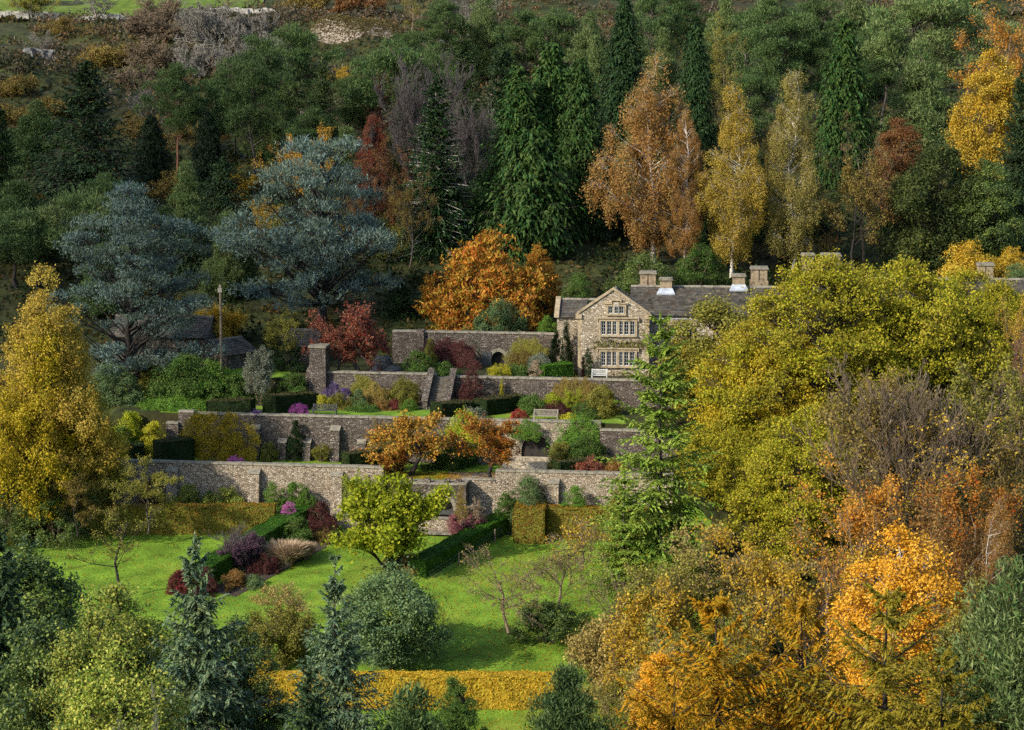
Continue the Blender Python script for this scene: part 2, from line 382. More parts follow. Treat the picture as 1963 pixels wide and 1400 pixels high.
def wall_thing(name, label, C, px0, px1, ztop, zbase, mat, thick=.6, cop=.16, cope_mat=None, butts=(), ztop1=None, stepped=None, arch=None, dark=None, cope=True, bl='buttress'):
    """a straight wall in its own frame: u along, v back, z up (from zbase)"""
    x0, x1 = wall_x(px0, C, ztop), wall_x(px1, C, ztop)
    t = thing(name, label, 'garden wall', (x0, C - KS * x0, zbase), RZW)
    Lw = (x1 - x0) / math.cos(RZW)
    H = ztop - zbase
    H1 = H if ztop1 is None else ztop1 - zbase
    n = max(2, int(Lw / .8)); us = np.linspace(0, Lw, n + 1)
    mb = MB()
    hs = H + (H1 - H) * us / Lw
    def face_cols(ua, ub, za, zb_a, zb_b):
        pass
    skip = None
    if arch:
        ac, hw, sp = arch          # centre u, half width, spring height
        a0, a1 = ac - hw, ac + hw
        for ua, ub in ((0, a0), (a1, Lw)):
            if ub - ua > .05:
                ha, hb = np.interp([ua, ub], us, hs)
                mb.hexa([(ua, 0, 0), (ub, 0, 0), (ub, thick, 0), (ua, thick, 0), (ua, 0, ha), (ub, 0, hb), (ub, thick, hb), (ua, thick, ha)])
        K = 14
        th = np.linspace(math.pi, 0, K + 1)
        cu, cz = ac + hw * np.cos(th), sp + hw * np.sin(th)
        for i in range(K):
            ha, hb = np.interp([cu[i], cu[i + 1]], us, hs)
            mb.hexa([(cu[i], 0, cz[i]), (cu[i + 1], 0, cz[i + 1]), (cu[i + 1], thick, cz[i + 1]), (cu[i], thick, cz[i]),
                     (cu[i], 0, ha), (cu[i + 1], 0, hb), (cu[i + 1], thick, hb), (cu[i], thick, ha)])
        # voussoirs, 3 cm proud
        ri, ro = hw, hw + .3
        v = MB()
        for i in range(K):
            g = .008
            t0, t1 = th[i] - g, th[i + 1] + g
            P = lambda r, a, y: (ac + r * math.cos(a), y, sp + r * math.sin(a))
            v.hexa([P(ri - .02, t0, -.03), P(ri - .02, t1, -.03), P(ri - .02, t1, .3), P(ri - .02, t0, .3), P(ro, t0, -.03), P(ro, t1, -.03), P(ro, t1, .3), P(ro, t0, .3)], a=RG.random())
        v.build('arch_ring', [M_coping if mat is not M_house else M_dressed], t)
    else:
        for i in range(n):
            j0 = 0
            mb.hexa([(us[i], j0, 0), (us[i + 1], j0, 0), (us[i + 1], thick, 0), (us[i], thick, 0),
                     (us[i], j0, hs[i]), (us[i + 1], j0, hs[i + 1]), (us[i + 1], thick, hs[i + 1]), (us[i], thick, hs[i])])
    mb.build('wall_body', [mat], t)
    if cope:
        cb = MB(); u = 0.0
        while u < Lw - .1:
            l = min(Lw - u, RG.uniform(.6, 1.1)); h0 = np.interp(u + l / 2, us, hs) + .004; j = RG.uniform(-.015, .02)
            hh = cop * RG.uniform(.85, 1.1)
            w0, w1 = -.07 + j, thick + .07 + j
            cb.hexa([(u + .01, w0, h0), (u + l - .01, w0, h0), (u + l - .01, w1, h0), (u + .01, w1, h0),
                     (u + .01, w0 + .05, h0 + hh), (u + l - .01, w0 + .05, h0 + hh), (u + l - .01, w1 - .05, h0 + hh), (u + .01, w1 - .05, h0 + hh)])
            u += l
        cb.build('coping', [cope_mat or M_coping], t)
    for b in butts:
        pxb, pyt = b[0], b[1]
        wd = b[2] if len(b) > 2 else .85
        pr = b[3] if len(b) > 3 else 1.0
        xb = wall_x(pxb, C - pr * .8, ztop - 1.0); ub = (xb - x0) / math.cos(RZW)
        Yb = C - KS * xb - pr * .6
        zt = z_at(pyt, Yb) - zbase
        m2 = MB(); h = wd / 2
        m2.hexa([(ub - h, -pr, -.4), (ub + h, -pr, -.4), (ub + h, .02, -.4), (ub - h, .02, -.4),
                 (ub - h, -pr * .5, zt), (ub + h, -pr * .5, zt), (ub + h, .02, zt), (ub - h, .02, zt)])
        bo = m2.build(bl, [mat], t)
        m3 = MB(); h += .05
        m3.hexa([(ub - h, -pr * .5 - .08, zt + .003), (ub + h, -pr * .5 - .08, zt + .003), (ub + h, -.003, zt + .003), (ub - h, -.003, zt + .003),
                 (ub - h, -pr * .5 - .04, zt + .1), (ub + h, -pr * .5 - .04, zt + .1), (ub + h, -.003, zt + .38), (ub - h, -.003, zt + .38)])
        m3.build('buttress_cap', [cope_mat or M_coping], bo)
    return t, x0, Lw
ZW1 = 14.95
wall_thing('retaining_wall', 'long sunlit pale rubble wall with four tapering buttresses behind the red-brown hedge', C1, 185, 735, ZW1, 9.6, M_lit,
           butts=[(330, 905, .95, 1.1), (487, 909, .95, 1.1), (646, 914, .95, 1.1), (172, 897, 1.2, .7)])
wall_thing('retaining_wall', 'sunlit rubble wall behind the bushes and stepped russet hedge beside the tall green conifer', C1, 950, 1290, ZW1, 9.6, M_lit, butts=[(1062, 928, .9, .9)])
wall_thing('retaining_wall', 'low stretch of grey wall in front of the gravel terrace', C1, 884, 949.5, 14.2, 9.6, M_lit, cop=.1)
# seat alcove
xa0 = wall_x(735, C1, 14.3)
t, x0, Lw = wall_thing('alcove_wall', 'grey stone wall with round-arched seat alcove below the gravel terrace', C1 - 1.5, 752, 884, 14.0, 9.7, M_grey, thick=1.5, cop=.14,
                       arch=(None or ((wall_x(837, C1 - 1.5, 12) - wall_x(752, C1 - 1.5, 14.0)) / math.cos(RZW), 1.42, 2.15)))
mb = MB(); mb.box(0, Lw, 1.52, 1.7, 0, 4.2); mb.build('alcove_back', [M_grey], t)
mb = MB()
for u in (1.2, 2.7, 4.3, Lw - .45):
    mb = MB(); mb.box(u, u + .42, .15, .6, 4.45, 4.75); mb.build('parapet_block', [M_grey], t)
mb = MB(); mb.box(Lw - .3, Lw + .45, -.35, 1.3, 0, 4.4); pb = mb.build('end_pier', [M_grey], t)
mb = MB(); mb.box(Lw - .35, Lw + .5, -.4, 1.35, 4.405, 4.53); mb.build('pier_cap', [M_coping], pb)
mb = MB(); mb.box(Lw + .46, Lw + 1.35, -.9, 1.3, 0, 2.5); pb = mb.build('low_pier', [M_grey], t)
mb = MB(); mb.box(Lw + .42, Lw + 1.4, -.95, 1.3, 2.503, 2.62); mb.build('pier_cap', [M_coping], pb)
ca = (wall_x(837, C1 - 1.5, 12) - x0) / math.cos(RZW)
bt = thing('alcove_bench', 'pale plank bench inside the round-arched stone alcove', 'bench', (t.location.x, t.location.y, 9.7), RZW)
mb = MB(); mb.box(ca - .95, ca + 1.3, .75, 1.2, 1.2, 1.29); mb.build('seat', [M_white], bt)
for u in (ca - .8, ca + 1.1):
    mb = MB(); mb.box(u, u + .14, .8, 1.15, .6, 1.197); mb.build('leg', [M_dressed], bt)
mb = MB(); mb.box(ca - .95, ca + 1.3, 1.25, 1.31, 1.55, 1.95); mb.build('backrest', [M_darkwood], bt)
for u in (ca - .8, ca + 1.1):
    mb = MB(); mb.box(u, u + .08, 1.26, 1.3, 1.2, 1.547); mb.build('upright', [M_darkwood], bt)
mb = MB(); mb.box(ca - 1.5, ca + 1.5, -1.6, 1.5, .45, .6); o = mb.build('alcove_paving', [M_coping], None); o.location = t.location; o.rotation_euler = t.rotation_euler; o['kind'] = 'structure'

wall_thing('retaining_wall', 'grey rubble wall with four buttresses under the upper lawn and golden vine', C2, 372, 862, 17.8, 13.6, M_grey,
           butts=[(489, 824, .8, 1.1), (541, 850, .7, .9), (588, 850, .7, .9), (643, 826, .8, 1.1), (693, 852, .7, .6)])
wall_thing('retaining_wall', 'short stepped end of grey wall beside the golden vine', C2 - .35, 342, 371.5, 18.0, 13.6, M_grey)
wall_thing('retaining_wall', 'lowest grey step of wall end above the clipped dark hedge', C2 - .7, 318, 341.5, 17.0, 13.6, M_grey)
x0a = wall_x(862.5, C2, 17.8)
t, x0, Lw = wall_thing('arched_wall', 'creeper-hung grey wall with dark round arch above the pale stone steps', C2, 862.5, 1152, 17.8, 13.6, M_lit,
                       arch=((wall_x(1028, C2, 15.5) - x0a) / math.cos(RZW), 1.3, 1.75))
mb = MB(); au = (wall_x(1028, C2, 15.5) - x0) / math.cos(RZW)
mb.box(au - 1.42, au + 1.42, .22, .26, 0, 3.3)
mb.build('archway_shade_panel', [M_dark], t)  # flat dark panel, painted shade instead of a deep vault
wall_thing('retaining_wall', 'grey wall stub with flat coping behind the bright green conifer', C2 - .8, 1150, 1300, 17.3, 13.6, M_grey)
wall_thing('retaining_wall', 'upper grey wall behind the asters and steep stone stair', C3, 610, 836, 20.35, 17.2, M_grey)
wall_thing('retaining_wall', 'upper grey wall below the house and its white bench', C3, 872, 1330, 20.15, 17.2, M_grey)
Yk = 214.3
def wall4_C(px): return Yk
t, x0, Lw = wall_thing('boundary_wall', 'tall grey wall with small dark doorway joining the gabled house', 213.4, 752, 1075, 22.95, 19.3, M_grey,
                       arch=((wall_x(955, 213.4, 20.5) - wall_x(752, 213.4, 22.95)) / math.cos(RZW), .62, 1.35))
mb = MB(); au = (wall_x(955, 213.4, 20.5) - x0) / math.cos(RZW); mb.box(au - .75, au + .75, .7, .85, 0, 2.4); mb.build('doorway_shade_panel', [M_dark], t)  # dark panel behind the opening paints the doorway's shade
mb = MB(); mb.box(au - 1.55, au - .66, -.12, -.05, .25, 1.95); do = mb.build('door', [M_darkwood], t)
mb = MB(); mb.box(au - .85, au - .75, -.17, -.125, 1.0, 1.1); mb.build('handle', [M_wire], do)
mb = MB(); u = (wall_x(800, 213.4, 22) - x0); mb.box(u, u + .7, -.35, .62, 0, 3.9); pb = mb.build('pier', [M_grey], t)

# stone pier at the end of the upper wall
px_, Yp = 609, 205.6
xg, _, zg = G(606, Yp)
t = thing('stone_pier', 'square grey stone pier with stepped side at end of upper wall', 'pier', (xg, Yp, 17.0), RZW)
zt = z_at(667, Yp) - 17.0
mb = MB(); mb.box(-.55, .95, -.2, 1.6, 0, zt); mb.build('shaft', [M_grey], t)
mb = MB(); mb.box(-.63, 1.03, -.28, 1.68, zt + .003, zt + .2); mb.build('cap', [M_coping], t)
mb = MB(); mb.hexa([(-1.3, 0, 0), (-.553, 0, 0), (-.553, 1.2, 0), (-1.3, 1.2, 0), (-.9, 0, zt * .62), (-.553, 0, zt * .75), (-.553, 1.2, zt * .75), (-.9, 1.2, zt * .62)]); mb.build('side_buttress', [M_grey], t)

# stair between sloping parapets
xs_, Ys_, _ = (wall_x(836, C3 - 3.0, 18), 0, 0)
xs_ = wall_x(836, C3 - 3.2, 17.8)
t = thing('stone_stair', 'steep grey stone stair between two sloping parapets up to the house terrace', 'stairs', (xs_, C3 - 3.3 - KS * xs_, 17.75), RZW)
mb = MB(); ns = 12; rise = 2.35 / ns; run = 3.6 / ns
for i in range(ns): mb.box(-.75, .75, i * run, 4.4, i * rise + (.001 if i else -.2), (i + 1) * rise)
mb.build('steps', [solid_mat('worn_stair_stone', ['3a352d', '544d42', '6a6254'], 3, .9, .5)], t)
for sx in (-1, 1):
    a, b = (-1.24, -.78) if sx < 0 else (.78, 1.24)
    m2 = MB(); m2.hexa([(a, -.1, -.3), (b, -.1, -.3), (b, 3.6, -.3), (a, 3.6, -.3), (a, -.1, .75), (b, -.1, .75), (b, 3.6, 3.1), (a, 3.6, 3.1)])
    pp = m2.build('parapet', [M_grey], t)
    m3 = MB(); a -= .06; b += .06; m3.hexa([(a, -.16, .754), (b, -.16, .754), (b, 3.6, 3.104), (a, 3.6, 3.104), (a, -.16, .87), (b, -.16, .87), (b, 3.6, 3.22), (a, 3.6, 3.22)])
    m3.build('parapet_coping', [M_grey], pp)
# pale steps before the arch
xs_ = wall_x(1015, C2 - 3, 14)
t = thing('stone_steps', 'broad pale stone steps leading up to the dark arch', 'steps', (xs_, C2 - 3.4 - KS * xs_, 14.0), RZW)
for i in range(4):
    mb = MB(); mb.box(-2.6 + .1 * i, 1.9 - .1 * i, i * .8, 3.3, i * .2 + (.002 if i else -.1), (i + 1) * .2); mb.build('step', [solid_mat('pale_step_stone', ['8d8068', 'a89a80', 'b9ad95'], 3, .9, .4)], t)
# low terrace wall left of the steps, drystone field wall far up the hill
mb = MB()
t = thing('field_wall', 'pale drystone wall along the foot of the green hillside field', 'drystone wall', (-60, 424, tz(-60, 424)))
for i in range(210):
    x = -102 + i * .28 + RG.uniform(-.1, .1); Y = 424 - .04 * (x + 60) + RG.uniform(-.3, .3)
    z = tz(x, Y); s = RG.uniform(.25, .5)
    mb.box(x - s, x + s, Y - s, Y + s, z - .3, z + RG.uniform(.6, 1.1), a=RG.random())
mb.build('wall_body', [solid_mat('limestone', ['7b776e', '98948a', 'b0aca2'], .8, .9, .3)], t, t.location)
M_lime = solid_mat('outcrop_limestone', ['3c3a3a', '5c5a58', '7c7a74'], .8, .9, .8)
def rocks(px, py, wpx, n, label, Y):
    x, Y, z = G(px, Y); z = z_at(py, Y)
    z = tz(x, Y)
    t = thing('rock_outcrop', label, 'rocks', (x, Y, z)); mb = MB()
    for k in range(n):
        s = RG.uniform(.5, 1.5); c = np.array([RG.normal(0, wpx * Y / FPX * .3), RG.normal(0, 1.2), 0]); c[2] = tz(x + c[0], Y + c[1]) - z + RG.uniform(-.2, .5)
        V = np.array([(a, b, d) for d in (-1, 1) for b in (-1, 1) for a in (-1, 1)], float) * s * RG.uniform(.5, 1.1, (8, 3)) + c
        mb.add(V, [(0, 2, 3, 1), (4, 5, 7, 6), (0, 1, 5, 4), (2, 6, 7, 3), (0, 4, 6, 2), (1, 3, 7, 5)])
    mb.build('boulders', [M_lime], t)
rocks(838, 50, 40, 12, 'grey limestone outcrop in shadow below the bare hillside scrub', 392)
rocks(1032, 12, 30, 9, 'pale limestone boulders at top edge of the hill above the pines', 405)
rocks(70, 128, 40, 10, 'dark limestone crag under the bare pale trees on the hillside', 372)

# ------------------------------------------------------------------ the house
def slate_plane(mb, O, A, La, B, Lb, Nn, row=.3, wd=.38):
    O, A, B, Nn = (np.asarray(v, float) for v in (O, A, B, Nn))
    rows = int(Lb / row)
    for r in range(rows):
        rr = row * (1.25 - .5 * r / rows)
        b0 = Lb * r / rows - .04; b1 = Lb * (r + 1) / rows + .05
        u = -RG.uniform(0, wd)
        while u < La:
            w = wd * RG.uniform(.6, 1.4) * (1.2 - .4 * r / rows)
            u0, u1 = max(u, 0), min(u + w - .012, La)
            u += w
            if u1 - u0 < .03: continue
            h0, h1 = .065 + RG.uniform(-.01, .02), .02
            P = lambda a, b, h: O + A * a + B * b + Nn * h
            d = RG.uniform(-.03, .03)
            mb.hexa([P(u0, b0 + d, -.03), P(u1, b0 + d, -.03), P(u1, b1, -.03), P(u0, b1, -.03), P(u0, b0 + d, h0), P(u1, b0 + d, h0), P(u1, b1, h1), P(u0, b1, h1)], a=RG.random())
HO = np.array([x_at(1108, 207.5, 20), 207.5, 19.3])
HR = R(-4.5)
house = thing('manor_house', 'old stone manor house with mullioned gable, slate roofs and many chimneys', 'house', HO, HR)
def hp(v):  # box-free helper
    return v
GW, EA, AP = 6.45, 6.2, 8.45
mb = MB()
mb.hexa([(0, 0, -.6), (GW, 0, -.6), (GW, 6.2, -.6), (0, 6.2, -.6), (0, 0, EA), (GW, 0, EA), (GW, 6.2, EA), (0, 6.2, EA)])
c = GW / 2
mb.add([(0, 0, EA), (GW, 0, EA), (c, 0, AP), (0, .45, EA), (GW, .45, EA), (c, .45, AP)], [(0, 1, 2, 2), (3, 5, 5, 4), (0, 2, 5, 3), (1, 4, 5, 2)])
# wing to the west, main range to the east, further range
mb.hexa([(-2.1, 2.8, -.6), (-.003, 2.8, -.6), (-.003, 8.4, -.6), (-2.1, 8.4, -.6), (-2.1, 2.8, 5.7), (-.003, 2.8, 5.7), (-.003, 8.4, 5.7), (-2.1, 8.4, 5.7)])
mb.add([(-2.1, 2.8, 5.7), (-2.1, 8.4, 5.7), (-2.1, 5.6, 6.9)], [(0, 2, 1, 1)])
mb.hexa([(GW + .003, 1.9, -.6), (22, 1.9, -.6), (22, 11, -.6), (GW + .003, 11, -.6), (GW + .003, 1.9, EA - .15), (22, 1.9, EA - .15), (22, 11, EA - .15), (GW + .003, 11, EA - .15)])
house_w = mb.build('wall', [M_house], house)
mb = MB(); mb.hexa([(22.003, 4, -.6), (43, 4, -.6), (43, 12, -.6), (22.003, 12, -.6), (22.003, 4, 6.4), (43, 4, 6.4), (43, 12, 6.4), (22.003, 12, 6.4)])
mb.add([(43, 4, 6.4), (43, 12, 6.4), (43, 8, 8.8)], [(0, 1, 2, 2)]); mb.build('wall', [M_house], house)
# quoins: dressed corner stones
for side in (0, 1):
  mb = MB()
  for k in range(15):
    w = .38 if k % 2 else .24
    if side: mb.box(GW - w, GW + .022, -.022, .35, k * .41, k * .41 + .385)
    else: mb.box(-.022, w, -.022, .35, k * .41, k * .41 + .385)
  mb.build('corner_quoins', [M_dressed], house)
# roofs
def roof(name, planes, ridge=None):
    mb = MB()
    for (O, A, La, B, Lb, Nn) in planes: slate_plane(mb, O, A, La, B, Lb, Nn)
    o = mb.build(name, [M_slate], house)
    if ridge:
        (u0, v0, z0), (u1, v1, z1) = ridge
        d = np.array([u1 - u0, v1 - v0, z1 - z0]); L_ = np.linalg.norm(d); d /= L_; s = np.cross(d, [0, 0, 1]); m2 = MB(); k = 0.0
        while k < L_ - .05:
            l = min(.55, L_ - k); a = np.array(ridge[0]) + d * (k + .012); b = np.array(ridge[0]) + d * (k + l - .012)
            q = RG.uniform(0, .02)
            up = np.array([0, 0, 1.])
            m2.hexa([a - s * .2 - up * .05, b - s * .2 - up * .05, b + s * .2 - up * .05, a + s * .2 - up * .05, a - s * .05 + up * (.12 + q), b - s * .05 + up * (.12 + q), b + s * .05 + up * (.12 + q), a + s * .05 + up * (.12 + q)])
            k += l
        m2.build('ridge_tiles', [M_coping], o)
    return o
def plane(p0, p1, p3):   # eave start, eave end, ridge above eave start
    p0, p1, p3 = (np.array(p, float) for p in (p0, p1, p3))
    A = p1 - p0; La = np.linalg.norm(A); A /= La
    B = p3 - p0; Lb = np.linalg.norm(B); B /= Lb
    Nn = np.cross(A, B); Nn *= np.sign(Nn[2])
    return (p0, A, La, B, Lb, Nn)
RZ = AP - .45
roof('roof', [plane((GW + .25, .4, EA - .18), (GW + .25, 6.5, EA - .18), (c, .4, RZ)), plane((-.25, .4, EA - .18), (-.25, 6.5, EA - .18), (c, .4, RZ))], ((c, .4, RZ), (c, 6.4, RZ)))
MR, MV = 8.12, 6.6
roof('roof', [plane((4.6, 1.65, 5.95), (22.2, 1.65, 5.95), (4.6, MV, MR)), plane((4.6, 11.4, 5.95), (22.2, 11.4, 5.95), (4.6, MV, MR))], ((4.6, MV, MR), (22.2, MV, MR)))
mb = MB(); mb.add([(4.6, 1.9, 5.95), (4.6, 11.2, 5.95), (4.6, MV, MR - .08)], [(0, 2, 1, 1)]); mb.build('roof_gable', [M_house], house)
roof('roof', [plane((-2.1, 2.55, 5.62), (.6, 2.55, 5.62), (-2.1, 5.6, 6.95)), plane((-2.1, 8.65, 5.62), (.6, 8.65, 5.62), (-2.1, 5.6, 6.95))], ((-2.1, 5.6, 6.95), (2.6, 5.6, 6.95)))
roof('roof', [plane((22.0, 3.6, 6.3), (43.2, 3.6, 6.3), (22.0, 8.0, 8.9)), plane((22.0, 12.4, 6.3), (43.2, 12.4, 6.3), (22.0, 8.0, 8.9))], ((22.0, 8.0, 8.9), (43.2, 8.0, 8.9)))
# gable copings and kneelers
mb = MB()
for s in (-1, 1):
    e = c + s * (c + .12)
    mb.hexa([(e, -.12, EA - .03), (c, -.12, AP + .02), (c, .5, AP + .02), (e, .5, EA - .03), (e, -.12, EA + .17), (c, -.12, AP + .24), (c, .5, AP + .24), (e, .5, EA + .17)])
    mb.box(min(e - s * .45, e + s * .12), max(e - s * .45, e + s * .12), -.16, .5, EA - .38, EA + .02)
mb.build('gable_coping', [M_dressed], house)
mb = MB()
mb.hexa([(-2.35, 2.4, 5.6), (-1.9, 2.4, 5.6), (-1.9, 5.6, 6.98), (-2.35, 5.6, 6.98), (-2.35, 2.4, 5.85), (-1.9, 2.4, 5.85), (-1.9, 5.6, 7.22), (-2.35, 5.6, 7.22)])
mb.build('gable_coping', [M_dressed], house)
# windows: dressed stone surround, mullions, white lights, leaded panes
def window(u0, u1, z0, z1, lights, king=None, tall=None, v=0.0):
    f = MB(); d = .16
    f.box(u0 - .16, u1 + .16, v - d, v + .01, z1, z1 + .15); f.box(u0 - .16, u1 + .16, v - d - .05, v + .01, z0 - .16, z0)
    f.box(u0 - .16, u0, v - d, v + .01, z0 + .002, z1 - .002); f.box(u1, u1 + .16, v - d, v + .01, z0 + .002, z1 - .002)
    w = (u1 - u0) / lights
    for i in range(1, lights):
        mw = .11 if king == i else .045
        f.box(u0 + i * w - mw, u0 + i * w + mw, v - d + .03, v + .01, z0 + .002, z1 - .002)
    # hood mould
    hz = z1 + .22
    if tall is None:
        f.box(u0 - .35, u1 + .35, v - .26, v + .01, hz, hz + .12); f.box(u0 - .35, u0 - .22, v - .24, v + .01, hz - .22, hz - .002); f.box(u1 + .22, u1 + .35, v - .24, v + .01, hz - .22, hz - .002)
    else:
        cu = (u0 + u1) / 2
        f.box(u0 - .35, cu - w * .75, v - .24, v + .01, hz - .02, hz + .1); f.box(cu + w * .75, u1 + .35, v - .24, v + .01, hz - .02, hz + .1)
        f.box(cu - w * .95, cu + w * .95, v - .26, v + .012, hz + tall, hz + tall + .12)
        f.box(cu - w * .95, cu - w * .75, v - .25, v + .011, hz + .105, hz + tall - .002); f.box(cu + w * .75, cu + w * .95, v - .25, v + .011, hz + .105, hz + tall - .002)
        f.box(cu - w * .5 - .05, cu + w * .5 + .05, v - d, v + .01, z1 + .152, z1 + tall + .1)
    win = f.build('window', [M_dressed], house)
    g = MB(); s = MB()
    for i in range(lights):
        a, b = u0 + i * w + .05, u0 + (i + 1) * w - .05
        if king == i + 1: b -= .07
        if king == i: a += .07
        zz = z1 + (tall if (tall and i == lights // 2) else 0)
        vv = v - .06
        if tall and i == lights // 2: vv = v - .17
        g.box(a, b, vv + .02, vv + .03, z0 + .02, zz)
        for (p, q) in ((a, a + .042), (b - .042, b)): s.box(p, q, vv - .03, vv + .018, z0 + .01, zz)
        s.box(a + .056, b - .056, vv - .03, vv + .018, z0 + .01, z0 + .07); s.box(a + .056, b - .056, vv - .03, vv + .018, zz - .06, zz)
        nb = max(2, int((zz - z0) / .27))
        for k in range(1, nb): s.box(a + .056, b - .056, vv - .01, vv + .017, z0 + (zz - z0) * k / nb - .008, z0 + (zz - z0) * k / nb + .008)
        s.box((a + b) / 2 - .008, (a + b) / 2 + .008, vv - .009, vv + .016, z0 + .071, zz - .061)
    g.build('panes', [M_glass], win); s.build('sashes', [M_white], win)
window(2.05, 5.2, 4.35, 5.62, 6, 3)
window(2.05, 5.2, 1.5, 2.82, 6, 3)
window(2.72, 4.2, 6.3, 6.98, 3, None, .28)
window(8.2, 10.4, 3.9, 5.1, 4, 2, None, 1.9)
window(12.5, 14.7, 3.9, 5.1, 4, 2, None, 1.9)
window(8.2, 10.4, 1.1, 2.4, 4, 2, None, 1.9)
# gutter and downpipe
mb = MB(); mb.tubes([(GW + .12, 1.72, 0), (GW + .3, 1.5, 5.7)], [(GW + .12, 1.72, 5.6), (22, 1.5, 5.7)], .055, .055, 6); mb.box(GW + .0, GW + .28, 1.5, 1.85, 5.45, 5.75); mb.build('downpipe', [M_lead], house)
# chimneys: (picture column, v, picture row of top, of base, width m, double?)
def chimney(px, v, pyt, pyb, wd, double=False, flash=False, depth=None):
    Y = HO[1] + v; z0 = z_at(pyb, Y) - HO[2] - .5; z1 = z_at(pyt, Y) - HO[2]
    x = x_at(px, Y, 27); u = (x - HO[0]) * math.cos(HR) + (Y - HO[1]) * math.sin(HR)
    v2 = -(x - HO[0]) * math.sin(HR) + (Y - HO[1]) * math.cos(HR)
    z0 -= .8
    h = wd / 2; dp = depth or wd * .8
    b = MB()
    if double:
        b.box(u - h - .1, u + h + .1, v2 - .06, v2 + dp + .06, z0, z1 - 1.3)
        b.box(u - h, u - .05, v2, v2 + dp, z1 - 1.297, z1 - .24); b.box(u + .05, u + h, v2, v2 + dp, z1 - 1.297, z1 - .24); b.box(u - .049, u + .049, v2 + .2, v2 + dp - .1, z1 - 1.297, z1 - .24)
    else:
        b.box(u - h, u + h, v2, v2 + dp, z0, z1 - .24)
    o = b.build('chimney', [M_chimney], house)
    cp = MB(); cp.box(u - h - .12, u + h + .12, v2 - .12, v2 + dp + .12, z1 - .237, z1 - .1); cp.box(u - h - .05, u + h + .05, v2 - .05, v2 + dp + .05, z1 - .098, z1); cp.build('chimney_cap', [M_coping], o)
    if flash:
        f = MB(); 
        f.hexa([(u - h - .3, v2 - .55, z1 - 1.55), (u + h + .3, v2 - .55, z1 - 1.55), (u + h + .06, v2 - .02, z1 - 1.2), (u - h - .06, v2 - .02, z1 - 1.2),
                (u - h - .3, v2 - .58, z1 - 1.42), (u + h + .3, v2 - .58, z1 - 1.42), (u + h + .06, v2 - .05, z1 - .95), (u - h - .06, v2 - .05, z1 - .95)])
        f.build('flashing', [M_lead], o)
    return o
chimney(1242, 7.0, 521, 552, 1.45, True)
chimney(1276.5, 4.9, 533, 562, 1.1, False, True)
chimney(1416, 4.9, 526, 556, 1.15, False, True)
chimney(1455, 7.4, 512, 552, 1.5, True)
chimney(1548, 8.6, 486, 520, 1.1)
chimney(1592, 8.6, 487, 520, 1.75, True)
chimney(1889, 8.2, 505, 540, 1.4, True)
# chimney pots
o = house.children[-1]
# ------------------------------------------------------------------ cottage and outbuildings among the cedars
def small_building(name, label, px, Y, wm, dm, py_ridge, eave_drop, rz, door=True):
    x, _, z = G(px, Y)
    t = thing(name, label, 'building', (x, Y, z - .3), rz)
    hz = z_at(py_ridge, Y + dm / 2) - z + .3; ez = hz - eave_drop
    w = wm / 2; b = MB()
    b.hexa([(-w, 0, -1), (w, 0, -1), (w, dm, -1), (-w, dm, -1), (-w, 0, ez), (w, 0, ez), (w, dm, ez), (-w, dm, ez)])
    for s in (-w, w): b.add([(s, 0, ez), (s, dm, ez), (s, dm / 2, hz - .05)], [(0, 1, 2, 2)])
    b.build('wall', [M_grey], t)
    r = MB()
    for v0, sg in ((-.3, 1), (dm + .3, -1)):
        O, A, La, B, Lb, Nn = plane((-w - .25, v0, ez - .1), (w + .25, v0, ez - .1), (-w - .25, dm / 2, hz))
        slate_plane(r, O, A, La, B, Lb, Nn, .32, .45)
    ro = r.build('roof', [M_slate], t)
    r = MB(); r.box(-w - .25, w + .25, dm / 2 - .12, dm / 2 + .12, hz - .06, hz + .1); r.build('ridge', [M_coping], ro)
    if door:
        d = MB(); d.box(-.5, .5, -.06, -.01, 0, 2.0); do = d.build('door', [M_darkwood], t)
        for u in (-w * .6, w * .55):
            d = MB(); d.box(u - .6, u + .6, -.05, -.01, 1.2, 2.1); wo = d.build('window', [M_glass], t)
            d = MB(); d.box(u - .68, u + .68, -.12, -.055, 1.05, 1.19); d.build('sill', [M_dressed], wo)
    return t
small_building('stone_cottage', 'low stone cottage with slate roof half hidden behind the blue cedar trunk', 305, 214, 9.0, 5.0, 606, 1.6, R(-6))
small_building('stone_outbuilding', 'small stone outbuilding with pitched slate roof behind the wooden pole', 462, 213, 3.6, 4.0, 648, 1.1, R(50), False)
small_building('garden_shelter', 'little slate-roofed garden shelter beside the dark cedar trunk', 572, 215, 3.4, 3.2, 632, 1.3, R(-10), False)

